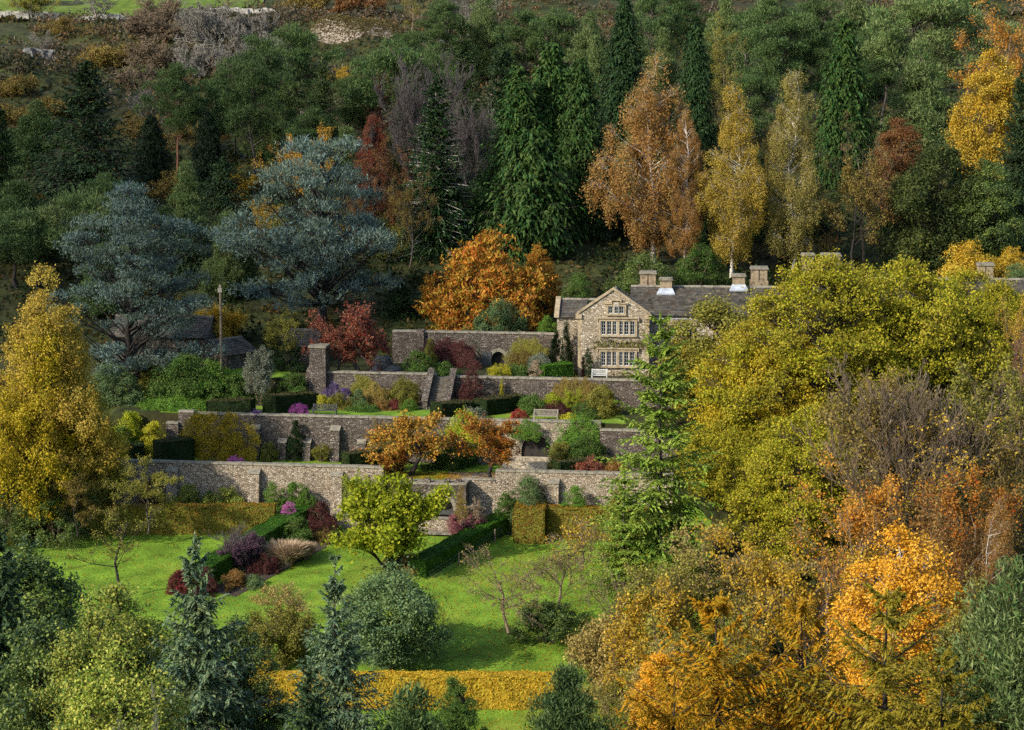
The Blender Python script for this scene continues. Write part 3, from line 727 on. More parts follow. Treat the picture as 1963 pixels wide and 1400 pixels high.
# ------------------------------------------------------------------ pole, benches, posts
x, Y, z = G(425, 207.5)
t = thing('utility_pole', 'tall weathered wooden pole standing before the stone outbuilding', 'pole', (x, Y, z))
ht = z_at(549, Y) - z
mb = MB(); mb.tubes([(0, 0, -.3)], [(0.05, 0, ht)], .15, .1, 8); mb.build('shaft', [M_post], t)
mb = MB(); mb.box(-.16, .2, -.2, -.1, ht - .55, ht - .15); mb.box(-.06, .1, -.1, .15, ht - .1, ht + .12); mb.build('transformer_box', [M_teak], t)
def bench(name, label, px, Y, wm, mat, rz, z=None):
    x, _, zz = G(px, Y); z = zz if z is None else z
    t = thing(name, label, 'bench', (x, Y, z + .01), rz)
    w = wm / 2
    m = MB()
    for k in range(5): m.box(-w, w, -.25 + k * .1, -.165 + k * .1, .42, .45)
    m.build('seat', [mat], t)
    m = MB(); m.box(-w, w, .27, .31, .88, .95); m.box(-w, w, .24, .28, .5, .55)
    n = int(wm / .11)
    for k in range(n + 1):
        u = -w + .05 + (wm - .1) * k / n; m.box(u - .025, u + .025, .262, .288, .552, .878)
    m.build('backrest', [mat], t)
    for s in (-1, 1):
        for v, h in ((-.25, .62), (.29, .98)):
            m = MB(); m.box(s * w - .04, s * w + .04, v - .035, v + .035, 0, h); m.build('leg', [mat], t)
        m = MB(); m.box(s * w - .045, s * w + .045, -.3, .25, .622, .665); m.build('armrest', [mat], t)
    return t
bench('garden_bench', 'dark slatted garden bench on the bright upper lawn', 622, C2 + 1.4 + KS * 17, 2.05, M_darkwood, RZW + R(180) * 0)
bench('garden_bench', 'grey weathered teak bench above the creeper-hung arch', 1046, C2 + 1.3 - KS * 3, 2.05, M_teak, RZW)
bench('garden_bench', 'white painted bench against the gabled house front', 1149, 205.2, 1.35, M_white, HR)
t = thing('wire_fence', 'low wire fence on two wooden posts along the dark side of the yew hedge', 'fence', GH(948, 1040))
O = np.array(t.location); pa = []
for (px, py) in ((949, 1042), (880, 1086)):
    p = np.array(GH(px, py)) - O
    m = MB(); m.tubes([p - [0, 0, .2]], [p + [0, 0, 1.15]], .075, .065, 7); m.build('post', [M_post], t); pa.append(p)
d = (pa[1] - pa[0])
m = MB()
for h in (.25, .5, .75, 1.0):
    m.tubes([pa[0] - d * .25 + [0, 0, h]], [pa[1] + d * .8 + [0, 0, h]], .008, .008, 4)
m.build('wires', [M_wire], t)
# ------------------------------------------------------------------ plants: skeletons and foliage
def unit(a): return a / (np.linalg.norm(a, axis=-1, keepdims=True) + 1e-9)
def rdir(rg, n): return unit(rg.normal(size=(n, 3)))
UP = np.array([0, 0, 1.0])
def curve_tubes(mb, P, Rr, K=5):
    """P (n,m,3) polylines, Rr (n,m) radii"""
    mb.tubes(P[:, :-1].reshape(-1, 3), P[:, 1:].reshape(-1, 3), Rr[:, :-1].ravel(), Rr[:, 1:].ravel(), K)
def broad(seed, H, Wd, trunk=.22, lobes=40, lobe_r=.17, tips=34, lv=12, ls=.3, asp=.6, prof=None, sig=.3, droop=0.0, flat=.8, tuft=False,
          trunk_r=None, limbs=1.0, inner=.5, twigs=.5, asym=.12, upn=.6, crown_mix=.55, stems=1):
    rg = np.random.default_rng(seed)
    prof = prof or (lambda t: np.sqrt(np.clip(1 - (2 * t - .9) ** 2 / 1.25, .02, 1)))
    zb, zt = trunk * H, H
    lr = lobe_r * Wd
    lobes = int(lobes * max(1.0, H / Wd / 1.2))
    # lobes inside the envelope
    C = []
    tries = 0
    while len(C) < lobes and tries < lobes * 60:
        tries += 1
        t = rg.random(); r = prof(t)
        if rg.random() > r * r + .12: continue
        a = rg.random() * 2 * math.pi
        rad = max(0, r * Wd / 2 * (1 + asym * math.sin(a * 2 + seed) + asym * math.sin(a * 3 + t * 6 + seed * 2)) - lr * .8) * (inner + (1 - inner) * rg.random() ** .5)
        p = np.array([math.cos(a) * rad, math.sin(a) * rad, zb + (zt - zb) * (t * .94 + .02) - lr * .3])
        if C and min(np.linalg.norm((np.array(C) - p) * [1, 1, 1.2], axis=1)) < lr * .55: continue
        C.append(p)
    C = np.array(C); nL = len(C)
    LR = lr * rg.uniform(.55, 1.4, nL)
    out = unit(C - np.array([0, 0, zb + (zt - zb) * .35]))
    n = nL * tips
    li = np.repeat(np.arange(nL), tips)
    d = unit(rdir(rg, n) + .55 * out[li] + .25 * UP)
    rr = LR[li] * rg.uniform(.45, 1.0, n) ** .6 * (1 + .7 * (rg.random(n) < .14) * rg.random(n))
    T = C[li] + d * rr[:, None] * np.array([1, 1, flat])
    wood = MB(); trunk_r = trunk_r or H * .018
    # stems
    for sidx in range(stems):
        m = 9; s = np.linspace(0, 1, m)
        top = np.array([rg.normal(0, .03) * Wd, rg.normal(0, .03) * Wd, H * .8])
        if stems > 1: top = np.array([math.cos(sidx * 2.4) * Wd * .22, math.sin(sidx * 2.4) * Wd * .22, H * .75])
        P = s[:, None] * top + np.cumsum(rg.normal(0, .012 * H, (m, 3)) * [1, 1, 0], 0) * (s[:, None] > 0)
        wr = trunk_r * (1 - .85 * s) * np.where(s == 0, 1.35, 1)
        curve_tubes(wood, P[None], wr[None], 8)
        if sidx == 0: TP = P
    def on_trunk(z):
        return np.stack([np.interp(z, TP[:, 2], TP[:, k]) for k in range(3)], -1)
    z0 = np.clip(C[:, 2] - np.linalg.norm(C[:, :2], axis=1) * rg.uniform(.5, 1.1, nL), trunk * H * .75, H * .8)
    B = on_trunk(z0)
    m = 6; s = np.linspace(0, 1, m)[None, :, None]
    mid = (B + C) / 2 + np.array([0, 0, .06 * H]) * 0 + rg.normal(0, .03 * Wd, (nL, 3))
    Pl = (1 - s) ** 2 * B[:, None] + 2 * s * (1 - s) * mid[:, None] + s ** 2 * C[:, None]
    lrad = (trunk_r * .34 * limbs * rg.uniform(.6, 1.2, nL))[:, None] * (1 - .75 * np.linspace(0, 1, m)[None])
    curve_tubes(wood, Pl, lrad, 5)
    k = rg.random(n) < twigs
    A = C[li[k]] + (B[li[k]] - C[li[k]]) * .18 * rg.random((k.sum(), 1))
    md = (A + T[k]) / 2 + rg.normal(0, .03 * lr, (k.sum(), 3))
    tr = max(.012, trunk_r * .05) * limbs
    wood.tubes(A, md, tr, tr * .7, 3); wood.tubes(md, T[k], tr * .7, tr * .35, 3)
    # leaves
    N_ = n * lv; ti = np.repeat(np.arange(n), lv)
    off = rg.normal(0, sig, (N_, 3))
    P = T[ti] + off
    if droop:
        q = rg.random(N_) ** .8 * droop * rg.uniform(.4, 1.2, n)[ti]
        P = T[ti] + off * np.array([1, 1, .5]) * (.5 + .5 * (1 - q / droop))[:, None] - UP * q[:, None]
    do = d[ti]
    if tuft:
        D = unit(rdir(rg, N_) * .75 + .55 * do + .55 * UP); Nn = rdir(rg, N_)
    else:
        Nn = unit(rdir(rg, N_) * .8 + .45 * do + upn * UP)
        D = unit(np.cross(Nn, rdir(rg, N_)))
        D[:, 2] -= .35 if not droop else .8
        D = unit(D)
    a = crown_mix * (.6 * rg.random(nL)[li][ti] + .4 * rg.random(n)[ti]) + (1 - crown_mix) * rg.random(N_)
    L = ls * rg.uniform(.6, 1.25, N_)
    lf = MB(); lf.leaves(P, D, Nn, L, L * asp, a)
    return lf, wood
def recur(seed, H, Wd, stems=1, kids=(10, 7, 5, 4), ang=(48, 42, 42, 40), ratio=(.55, .5, .5, .5), s0=(.25, .2, .15, .1), upt=.12, wob=.16, r0=None, rmin=.01,
          lv=0, ls=.2, asp=.6, sig=.2, lean=.5, droop=0, keep=1.0, upn=.4, tip_bias=0.0):
    rg = np.random.default_rng(seed)
    r0 = r0 or H * .016
    if stems == 1:
        P = np.zeros((1, 3)); D = np.array([[rg.normal(0, .04), rg.normal(0, .04), 1.0]])
    else:
        a = np.arange(stems) * 2.4 + rg.random(stems); P = np.stack([np.cos(a), np.sin(a), a * 0], 1) * .04 * Wd
        D = unit(np.stack([np.cos(a) * lean, np.sin(a) * lean, np.ones(stems)], 1) + rg.normal(0, .1, (stems, 3)))
    L = np.full(len(P), H * .8) * rg.uniform(.8, 1.1, len(P)); Rr = np.full(len(P), r0)
    segs = []
    lvl = 0
    last = None
    while True:
        n = len(P); m = 6 if lvl == 0 else (4 if lvl < 3 else 3)
        pts = [P]; dirs = []
        Dc = unit(D)
        for k in range(m):
            Dc = unit(Dc + rg.normal(0, wob, (n, 3)) + UP * (upt - droop * (lvl > 1)))
            dirs.append(Dc); pts.append(pts[-1] + Dc * (L / m)[:, None])
        pts = np.stack(pts, 1); dirs = np.stack(dirs, 1)
        rad = Rr[:, None] * np.linspace(1, .38, m + 1)[None]
        segs.append((pts, np.maximum(rad, rmin)))
        if lvl >= len(kids): last = pts; break
        K = kids[lvl]
        i = np.repeat(np.arange(n), K)
        s = rg.uniform(s0[lvl], 1, n * K); 
        f = s * m; j = np.minimum(f.astype(int), m - 1); w = (f - j)[:, None]
        Pn = pts[i, j] * (1 - w) + pts[i, j + 1] * w
        dd = dirs[i, j]
        pr = unit(np.cross(dd, rdir(rg, n * K)))
        an = np.radians(ang[lvl]) * rg.uniform(.6, 1.3, n * K)[:, None]
        D = unit(dd * np.cos(an) + pr * np.sin(an))
        L = L[i] * ratio[lvl] * rg.uniform(.5, 1.25, n * K) * (1.15 - .45 * s)
        Rr = np.maximum(Rr[i] * (1 - .6 * s) * .5, rmin)
        P = Pn; lvl += 1
    allp = np.concatenate([p.reshape(-1, 3) for p, _ in segs])
    lp = last.reshape(-1, 3); cen = lp[:, :2].mean(0) / lp[:, 2].mean()
    segs = [(np.concatenate([p[..., :2] - p[..., 2:] * cen, p[..., 2:]], -1), r) for p, r in segs]; last = segs[-1][0]
    allp = np.concatenate([p.reshape(-1, 3) for p, _ in segs])
    sx = Wd / 2 / np.percentile(np.linalg.norm(allp[:, :2], axis=1), 95); sz = H / np.percentile(allp[:, 2], 99.7)
    sc = np.array([sx, sx, sz])
    wood = MB()
    for k, (p, r) in enumerate(segs): curve_tubes(wood, p * sc, r, 7 if k == 0 else (4 if k < 2 else 3))
    lf = MB()
    if lv:
        T = (last[:, 1:] * sc).reshape(-1, 3)
        g = (last[:, -1] * sc)
        T = T[rg.random(len(T)) < keep]
        if tip_bias: T = T[rg.random(len(T)) < np.clip(T[:, 2] / H, 0, 1) ** tip_bias]
        n = len(T) * lv; ti = np.repeat(np.arange(len(T)), lv)
        C = T[ti] + rg.normal(0, sig, (n, 3))
        Nn = unit(rdir(rg, n) + upn * UP); D = unit(np.cross(Nn, rdir(rg, n))); D[:, 2] -= .4; 
        a = .45 * rg.random(len(T))[ti] + .55 * rg.random(n)
        l = ls * rg.uniform(.6, 1.25, n)
        lf.leaves(C, unit(D), Nn, l, l * asp, a)
    return lf, wood
def conifer(seed, H, Rd, nb=200, z0=.05, prof=None, e_bot=-15, e_top=45, droop=.12, tipup=.1, nt=14, twl=.34, nd=5, nl=.4, nw=.12, hang=.25, trunk_r=None, br=.03,
            gap=.0, whorl=0, plate=False, irr=.2, hangleaf=0.0, rise=0.0, stiff=.25, leader=True, trunk_top=1.0):
    rg = np.random.default_rng(seed)
    prof = prof or (lambda t: (1 - t) ** .8)
    u = np.sort(rg.random(nb))
    t = 1 - (1 - u) ** .62 if not plate else u
    z = (z0 + (1 - z0) * t) * H * .985
    if whorl: z = np.round(z / whorl) * whorl + rg.normal(0, .08 * whorl, nb)
    L = Rd * prof(t) * rg.uniform(1 - irr * 1.6, 1 + irr, nb) + .02 * H
    ph = np.arange(nb) * 2.39996 + rg.normal(0, .35, nb)
    e = np.radians(e_bot + (e_top - e_bot) * t + rg.normal(0, 6, nb))
    h = np.stack([np.cos(ph), np.sin(ph), 0 * ph], 1)
    perp = np.stack([-np.sin(ph), np.cos(ph), 0 * ph], 1)
    def pos(i, s):
        l = L[i][..., None]; s = s[..., None]
        return h[i] * l * s * np.cos(e[i])[..., None] + UP * (z[i][..., None] + l * (np.sin(e[i])[..., None] * s - droop * s ** 2 + tipup * s ** 4 + rise * s ** 3))
    wood = MB(); trunk_r = trunk_r or H * .014
    m = 9; s = np.linspace(0, 1, m); P = np.stack([s * 0, s * 0, s * H * .97 * trunk_top], 1); P[1:-1, :2] += rg.normal(0, .004 * H, (m - 2, 2))
    curve_tubes(wood, P[None], (trunk_r * (1 - .93 * s) * np.where(s == 0, 1.3, 1))[None], 8)
    idx = np.repeat(np.arange(nb), 6).reshape(nb, 6); ss = np.tile(np.linspace(0, .97, 6), (nb, 1))
    Pb = pos(idx, ss)
    curve_tubes(wood, Pb, br * L[:, None] * .6 * (1 - .85 * ss) + .008, 3)
    # twigs
    n = nb * nt; i = np.repeat(np.arange(nb), nt)
    s = (np.tile(np.arange(nt), nb) + rg.random(n)) / nt * (1 - gap) + gap
    s = np.clip(s, 0, 1)
    b = pos(i, s); tg = unit(pos(i, np.clip(s + .05, 0, 1.05)) - pos(i, s - .02))
    side = np.where(rg.random(n) < .5, -1, 1)[:, None]
    tipw = (s > .9)[:, None] * .8
    d = unit(tg * (.6 + tipw) + perp[i] * side * rg.uniform(.5, 1.1, n)[:, None] * (1 - tipw) + UP * (rg.normal(0, stiff, n)[:, None] - hang * .4))
    tl = twl * L[i] * (1 - .62 * s) * rg.uniform(.6, 1.25, n) + nl * .5
    q = (np.arange(nd) + .5) / nd
    ti = np.repeat(np.arange(n), nd); qq = np.tile(q, n) + rg.normal(0, .12, n * nd)
    qq = np.clip(qq, 0, 1.05)
    C = b[ti] + d[ti] * (tl[ti] * qq)[:, None] - UP * (hang * tl[ti] * qq ** 2)[:, None]
    D = unit(d[ti] + rdir(rg, n * nd) * .45 - UP * (hang * qq + hangleaf)[:, None])
    Nn = unit(UP * (1 - hangleaf * .8) + rdir(rg, n * nd) * .6 + h[i][ti] * hangleaf)
    l = nl * rg.uniform(.65, 1.3, n * nd)
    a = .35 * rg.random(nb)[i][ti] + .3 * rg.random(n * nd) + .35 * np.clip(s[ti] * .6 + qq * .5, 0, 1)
    lf = MB(); lf.leaves(C, D, Nn, l, nw * rg.uniform(.7, 1.3, n * nd) * (l / nl), a)
    if leader:
        k = 40; zz = H * rg.uniform(.93, 1.0, k); Cc = np.stack([rg.normal(0, .04, k), rg.normal(0, .04, k), zz], 1)
        lf.leaves(Cc, unit(rdir(rg, k) * .6 + UP), rdir(rg, k), nl, nw, rg.random(k))
    return lf, wood
def tussock(seed, H, Wd, n=2600, plume=True):
    rg = np.random.default_rng(seed)
    lf = MB(); a = rg.random(n) * 2 * math.pi; r = rg.random(n) ** .5 * Wd * .16; o = rg.random(n)
    b = np.stack([np.cos(a) * r, np.sin(a) * r, 0 * a], 1); hh = H * rg.uniform(.5, 1, n); sp = Wd * .42 * rg.random(n)
    p0 = b
    for k in range(3):
        s0, s1 = k / 3, (k + 1) / 3
        f = lambda s: b + np.stack([np.cos(a) * sp * s ** 1.8, np.sin(a) * sp * s ** 1.8, hh * (s - .22 * s ** 3)], 1)
        c0, c1 = f(s0), f(s1)
        lf.leaves((c0 + c1) / 2, c1 - c0, np.stack([np.cos(a), np.sin(a), 0 * a], 1) + rdir(rg, n) * .3, np.linalg.norm(c1 - c0, axis=1) * 1.15, .03, .25 * k + .45 * o)
    return lf, None
# species prototypes: name -> (function returning leaves, wood ; nominal H, nominal W)
ovoid = lambda t: np.sin(np.clip(t * .93 + .05, 0, 1) * math.pi) ** .6
conic = lambda t: np.clip(1 - t, 0, 1) ** .7 * np.clip(t * 5 + .35, 0, 1)
birchy = lambda t: np.clip((1 - t) * 1.7, 0, 1) ** .55 * np.clip(t * 2.2 + .5, 0, 1)
domep = lambda t: np.sqrt(np.clip(1 - t * t * .98, 0.02, 1))
flatp = lambda t: np.clip(.55 + t, 0, 1) * np.sqrt(np.clip(1.02 - t ** 4, 0, 1))
spr = lambda t: np.clip(1 - t, 0, 1) ** .78
cyp = lambda t: np.clip(1 - t, 0, 1) ** .5 * np.clip(.75 + t * 1.2, 0, 1)
ced = lambda t: np.clip(1.04 - t, 0, 1) ** .36 * np.clip(.7 + t * .9, 0, 1) * (1 + .18 * np.sin(t * 17))
KIND = {
 'lime':   lambda s, H, W: broad(s, H, W, .1, 210, .088, 26, 18, .23, .64, ovoid, .36, .3, .85, inner=.25, twigs=.8, upn=.4, asym=.14, crown_mix=.62),
 'dome':   lambda s, H, W: broad(s, H, W, .12, 70, .125, 36, 12, .26, .62, ovoid, .28, inner=.3, asym=.2),
 'chest':  lambda s, H, W: broad(s, H, W, .06, 90, .11, 22, 11, .42, .36, domep, .26, .5, .8, inner=.5, upn=.5, crown_mix=.6),
 'birch':  lambda s, H, W: broad(s, H, W, .14, 62, .1, 26, 18, .16, .6, birchy, .17, 1.8, 1.0, trunk_r=.19, limbs=.7, inner=.25, twigs=.5, upn=.2, crown_mix=.5, asym=.2),
 'tulip':  lambda s, H, W: recur(s, H, W, 7, (9, 6, 4, 3), (40, 42, 44, 44), (.6, .55, .5, .5), (.15, .15, .1, .1), 0.12, .14, .1, .01, 2, .25, .75, .2, keep=.62, lean=.4, upn=.6),
 'sparse': lambda s, H, W: recur(s, H, W, 1, (9, 6, 5, 4), (45, 42, 44, 44), (.62, .55, .5, .5), (.18, .15, .1, .1), .1, .15, .17, .011, 1, .19, .62, .16, keep=.7),
 'sparseL': lambda s, H, W: recur(s, H, W, 1, (10, 6, 5, 4), (45, 42, 44, 44), (.62, .55, .5, .5), (.15, .15, .1, .1), .1, .15, .17, .011, 3, .2, .62, .2, keep=.9),
 'bare':   lambda s, H, W: recur(s, H, W, 1, (10, 7, 6, 5), (40, 38, 40, 42), (.65, .55, .5, .5), (.12, .15, .1, .1), .22, .13, .15, .017),
 'thicket': lambda s, H, W: recur(s, H, W, 7, (8, 6, 5), (40, 44, 46), (.6, .55, .5), (.15, .12, .1), .08, .2, .06, .017, lean=.6),
 'hawthorn': lambda s, H, W: recur(s, H, W, 6, (8, 7, 6), (44, 46, 48), (.62, .58, .52), (.15, .12, .1), .08, .22, .09, .032, lean=.6),
 'thicketL': lambda s, H, W: recur(s, H, W, 7, (8, 6, 5), (40, 44, 46), (.6, .55, .5), (.15, .12, .1), .08, .2, .05, .012, 4, .17, .6, .16, lean=.6),
 'fan':    lambda s, H, W: recur(s, H, W, 5, (9, 7, 6, 4), (24, 28, 30, 32), (.7, .6, .55, .5), (.2, .15, .1, .1), .2, .1, .14, .018, lean=.35),
 'orchard': lambda s, H, W: recur(s, H, W, 1, (9, 7, 5, 4), (55, 48, 46, 44), (.8, .6, .5, .5), (.3, .15, .1, .1), .05, .22, .12, .009, 1, .13, .6, .12, keep=.28),
 'persimmon': lambda s, H, W: recur(s, H, W, 1, (10, 7, 6, 4), (62, 50, 46, 46), (.75, .6, .52, .5), (.25, .15, .1, .1), .03, .2, .17, .01, 2, .17, .62, .13, keep=.8, upn=.6),
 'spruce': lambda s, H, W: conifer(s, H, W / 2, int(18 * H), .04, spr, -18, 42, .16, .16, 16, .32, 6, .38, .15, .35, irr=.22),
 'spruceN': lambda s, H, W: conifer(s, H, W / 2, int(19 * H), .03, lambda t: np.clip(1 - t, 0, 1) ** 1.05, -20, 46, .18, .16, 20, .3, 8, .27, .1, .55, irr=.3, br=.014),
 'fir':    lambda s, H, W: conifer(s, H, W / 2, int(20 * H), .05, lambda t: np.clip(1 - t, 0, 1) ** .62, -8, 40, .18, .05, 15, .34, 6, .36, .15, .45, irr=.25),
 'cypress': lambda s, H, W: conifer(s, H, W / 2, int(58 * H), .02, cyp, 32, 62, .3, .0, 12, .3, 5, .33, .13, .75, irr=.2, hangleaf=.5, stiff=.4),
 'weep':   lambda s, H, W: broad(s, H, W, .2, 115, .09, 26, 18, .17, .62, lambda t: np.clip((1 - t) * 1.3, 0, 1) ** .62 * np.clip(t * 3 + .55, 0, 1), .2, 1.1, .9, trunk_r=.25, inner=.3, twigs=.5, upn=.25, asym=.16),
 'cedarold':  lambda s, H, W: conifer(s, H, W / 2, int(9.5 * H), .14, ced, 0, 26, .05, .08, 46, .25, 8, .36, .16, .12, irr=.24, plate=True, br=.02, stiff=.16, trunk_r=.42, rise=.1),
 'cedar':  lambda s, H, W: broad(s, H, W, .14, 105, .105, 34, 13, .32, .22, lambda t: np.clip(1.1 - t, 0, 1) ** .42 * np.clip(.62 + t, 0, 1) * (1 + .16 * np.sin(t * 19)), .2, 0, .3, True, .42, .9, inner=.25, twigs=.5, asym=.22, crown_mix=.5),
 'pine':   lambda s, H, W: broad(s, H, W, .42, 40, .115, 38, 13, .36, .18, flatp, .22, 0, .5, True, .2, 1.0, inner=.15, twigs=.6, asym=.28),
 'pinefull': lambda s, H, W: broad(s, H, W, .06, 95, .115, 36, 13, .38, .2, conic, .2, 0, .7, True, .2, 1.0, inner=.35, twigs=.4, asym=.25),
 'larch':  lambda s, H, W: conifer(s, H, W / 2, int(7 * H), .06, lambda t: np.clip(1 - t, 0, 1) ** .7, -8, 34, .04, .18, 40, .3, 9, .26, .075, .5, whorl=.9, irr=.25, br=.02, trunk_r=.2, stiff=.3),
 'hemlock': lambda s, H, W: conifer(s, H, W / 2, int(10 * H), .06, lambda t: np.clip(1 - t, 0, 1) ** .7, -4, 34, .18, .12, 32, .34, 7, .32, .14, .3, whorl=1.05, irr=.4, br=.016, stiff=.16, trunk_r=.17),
 'shrub':  lambda s, H, W: broad(s, H, W, .02, 46, .15, 26, 11, .15, .6, domep, .11, 0, .85, trunk_r=.05, inner=.45, twigs=.3, stems=3, asym=.28),
 'shrubbig': lambda s, H, W: broad(s, H, W, .02, 85, .12, 32, 11, .22, .5, domep, .18, 0, .85, trunk_r=.1, inner=.4, twigs=.3, stems=4, asym=.25),
 'tuss':   lambda s, H, W: tussock(s, H, W),
}
NOM = {'lime': (22, 17), 'dome': (12, 10), 'chest': (9, 12), 'birch': (18, 8.5), 'tulip': (6.5, 6), 'sparse': (11, 10), 'sparseL': (11, 10), 'bare': (10, 8.5), 'thicket': (4, 5.5), 'hawthorn': (5, 6),
       'thicketL': (4, 5.5), 'fan': (14, 10), 'orchard': (4.2, 5.5), 'persimmon': (5, 5.5), 'spruce': (20, 9.2), 'spruceN': (17, 9.5), 'fir': (20, 6.8), 'cypress': (16, 7.6), 'cedar': (16, 16),
       'pine': (17, 9), 'pinefull': (13, 9), 'weep': (14, 11), 'larch': (17, 10.4), 'hemlock': (18, 8.4), 'shrub': (3, 4), 'shrubbig': (6, 8), 'tuss': (1.8, 2.4)}
PLACE = solid_mat('bark_grey', ['2c2722', '453e36', '5f574c'], 5, .9, .4, 0, (1, 1, .3))
BARK = {
 'grey': PLACE,
 'dark': solid_mat('bark_dark', ['15110d', '211a14', '2f2820'], 5, .9, .4, 0, (1, 1, .3)),
 'pale': solid_mat('bark_pale_birch', ['7a7266', 'b5ada0', 'cfc9be'], 4, .8, .2, 0, (1, 1, .5)),
 'red': solid_mat('bark_orange_pine', ['4a2f22', '6e4632', '8a5a40'], 4, .9, .3, 0, (1, 1, .3)),
 'twig': solid_mat('bark_twig_brown', ['4c4032', '6a5a44', '84745a'], 3, .9, 0),
 'purple': solid_mat('bark_twig_purple', ['3c3634', '504846', '665d5a'], 3, .9, 0),
 'ash': solid_mat('bark_twig_ash', ['524d46', '6c675d', '848074'], 3, .9, 0),
 'olive': solid_mat('bark_twig_olive', ['3f3c22', '57512e', '6c6438'], 3, .9, 0),
}
PROTO = {}
ASTEP = 1.4
def proto(kind, var, ab):
    k = (kind, var, ab)
    if k not in PROTO:
        Hn, Wn = NOM[kind]
        lf, wd = KIND[kind](1000 + 37 * var + sum(map(ord, kind)) + 11 * ab, Wn * ASTEP ** ab, Wn)
        dummy = BARK['grey']
        PROTO[k] = (lf.mesh('foliage_' + kind, [dummy]) if lf is not None and lf.V else None, wd.mesh('wood_' + kind, [dummy]) if wd is not None and wd.V else None)
    return PROTO[k]
LEAF = {}
def pal(name, *cols, trans=.3, gloss=.3):
    LEAF[name] = leaf_mat('leaf_' + name, cols, trans, gloss)
pal('lime', '4c4811', '6a6018', '887a22', '9e8830', '66641a', '827a22', '9a8a2e', '6a6a18', '888022', 'a0902e', '747c16', '989420', 'b4a42c', '646e12', '86841a', 'a49622', '5e680f', '7b7a16', '96881c', '6e6a12', '8f7d18', 'a8881c')
pal('limegold', '5a520f', '7c6e1a', '988426', 'aa9230', '7e7418', '9c8a24', 'b0982e', '8c8618', 'b09c22', 'c6aa2c', '7c7814', 'a08c1a', 'b89a24', '74700f', '968318', 'ae8e20', '877114', 'ad8a1a', 'c0921c')
pal('olive', '545a22', '70742c', '8c8a3c', 'a09848', '646826', '7c7830', '908838', '5a5f24', '74702c', '86802e', '5f5c22', '7a7228', '8d7c2a')
pal('gold', '7c6c1a', 'a48c28', 'c2a63c', 'ccb048', '947c20', 'b09430', 'bca038', '94761a', 'b09024', 'bc982e', 'a87414', 'c8921c', 'd09a28')
pal('yellow', '8a7a14', 'b09a1c', 'c8b028')
pal('orange', '7c5a1e', 'a47a2c', 'be8e38', 'c89e48', 'ae7a28', 'ca9236', 'd4a44c', '9e6a1a', 'bc8226', 'c8943a', '9a6018', 'b87a22', 'c48c2c', 'a8560c', 'cc7612', 'd88a1c')
pal('amber', '946e1c', 'b88a2a', 'cc9c3a', 'd4ac4c', 'c8941e', 'dca630', 'e2b446', 'bc8a1a', 'd09c26', 'd8a836', 'bc8414', 'd0961e', 'd8a430', 'cc800c', 'e0981c', 'e8a830')
pal('chest', '5e381a', '8e5c20', 'aa782a', 'bc9032', '868028', '8a5220', 'a86a26', 'b88430', '847824', '964a14', 'b8641a', 'c88424', '90801e')
pal('copper', '5e4824', '82643a', '987a48', 'a48a4c', '785a2e', '8e6e3a', '9a783e', '74522a', '8a6434', '96703a', '824c1c', '9c6426', 'a8742c')
pal('birchgold', '6c6226', '90843a', 'aa963e', 'b49a42', '80742a', '9a8634', 'a88834', '8f7a24', 'ad902e', 'b88c30')
pal('birchold', '5e5e30', '7c783e', '928a48', '9e8e4a', '706c34', '857c3c', '928040', '7a7034', '8f8238', '9c8438')
pal('rust', '543c22', '745430', '8a643c', '684a26', '805a32', '604224', '785030', '6e3618', '8a481c')
pal('brown', '645428', '82703a', '9a8848', '928044', '706028', '887832', '80703a', '5c4c26', '74602e', '6c6630', '5a3c20', '745026', '6e5e2a')
pal('red', '543029', '74483e', '8a5a4e', '7c6048', '7c4032', '96544a', '84603c', '703428', '8a4836', '7c5030', '84241c', 'a0382a', '8f4428')
pal('crimson', '4a201e', '683630', '7c463c', '6a2c2c', '824840', '682a2c', '80423c', '66222c', '7e343c', '721426', '8e2034')
pal('maroon', '2e1a1a', '462824', '5a3832', '46181e', '5a262a')
pal('purple', '3e2c36', '54404a', '6a525c', '563446', '6e4c5c')
pal('greyblue', '30363e', '444c56', '5a626a', gloss=.2)
pal('persim', '92642a', 'b48034', 'c49a40', '948a3a', 'a8742a', 'b88e34', '8a8030', 'a06824', 'b4823a', '80782c', 'b0601e', 'c87e2a', '8c7a24')
pal('vermil', '7a4c1c', '9a6428', 'ae7c38', '84703a', 'a6661e', 'bc802e', '8a7832', '985a1a', 'b07228', '806c28', '985018', 'b06824', '746024', 'b04812', 'c8621c', '7e5c1a')
pal('green', '2c4017', '3f531d', '536526', '697732', '3a5824', '4e6a2c', '647c38', '30501e', '425f24', '546e2a', '2c5216', '3e661c', '4e7424')
pal('brightgreen', '40601f', '546e29', '6a8432', '4c7026', '62842e', '4a7e1e', '629226')
pal('yellowgreen', '64781a', '84921e', 'a0a428', 'b4ae34', trans=.4)
pal('rhodo', '405a1a', '5e7a24', '8c9a32', 'b4b04c', '567022', '828e30', 'aaa444', '3c5a22', '5e7830', '8a943c', gloss=.6)
pal('rhodoblue', '2a401e', '3c5428', '586c3c', '74824a', '3a562a', '587040', '748650', '3c5634', '566e48', '6c8258', '2a4a38', '3c5c46', gloss=.5)
pal('holly', '23351a', '364c1e', '52662c', '7a8638', '36501f', '546c2e', '808c3a', '28401e', '3c5428', '56683a', '20381f', '30482a', '48602c', gloss=.7)
pal('ivy', '12240f', '1e3614', '2c4818', gloss=.5)
pal('vine', '6a5214', 'a88a18', 'c8a422', '5c6020', 'a08418', 'b89c24', '5a5a1c', '84701a', 'a08a22', '4a501c', '967014', 'b8921a', '4c5418')
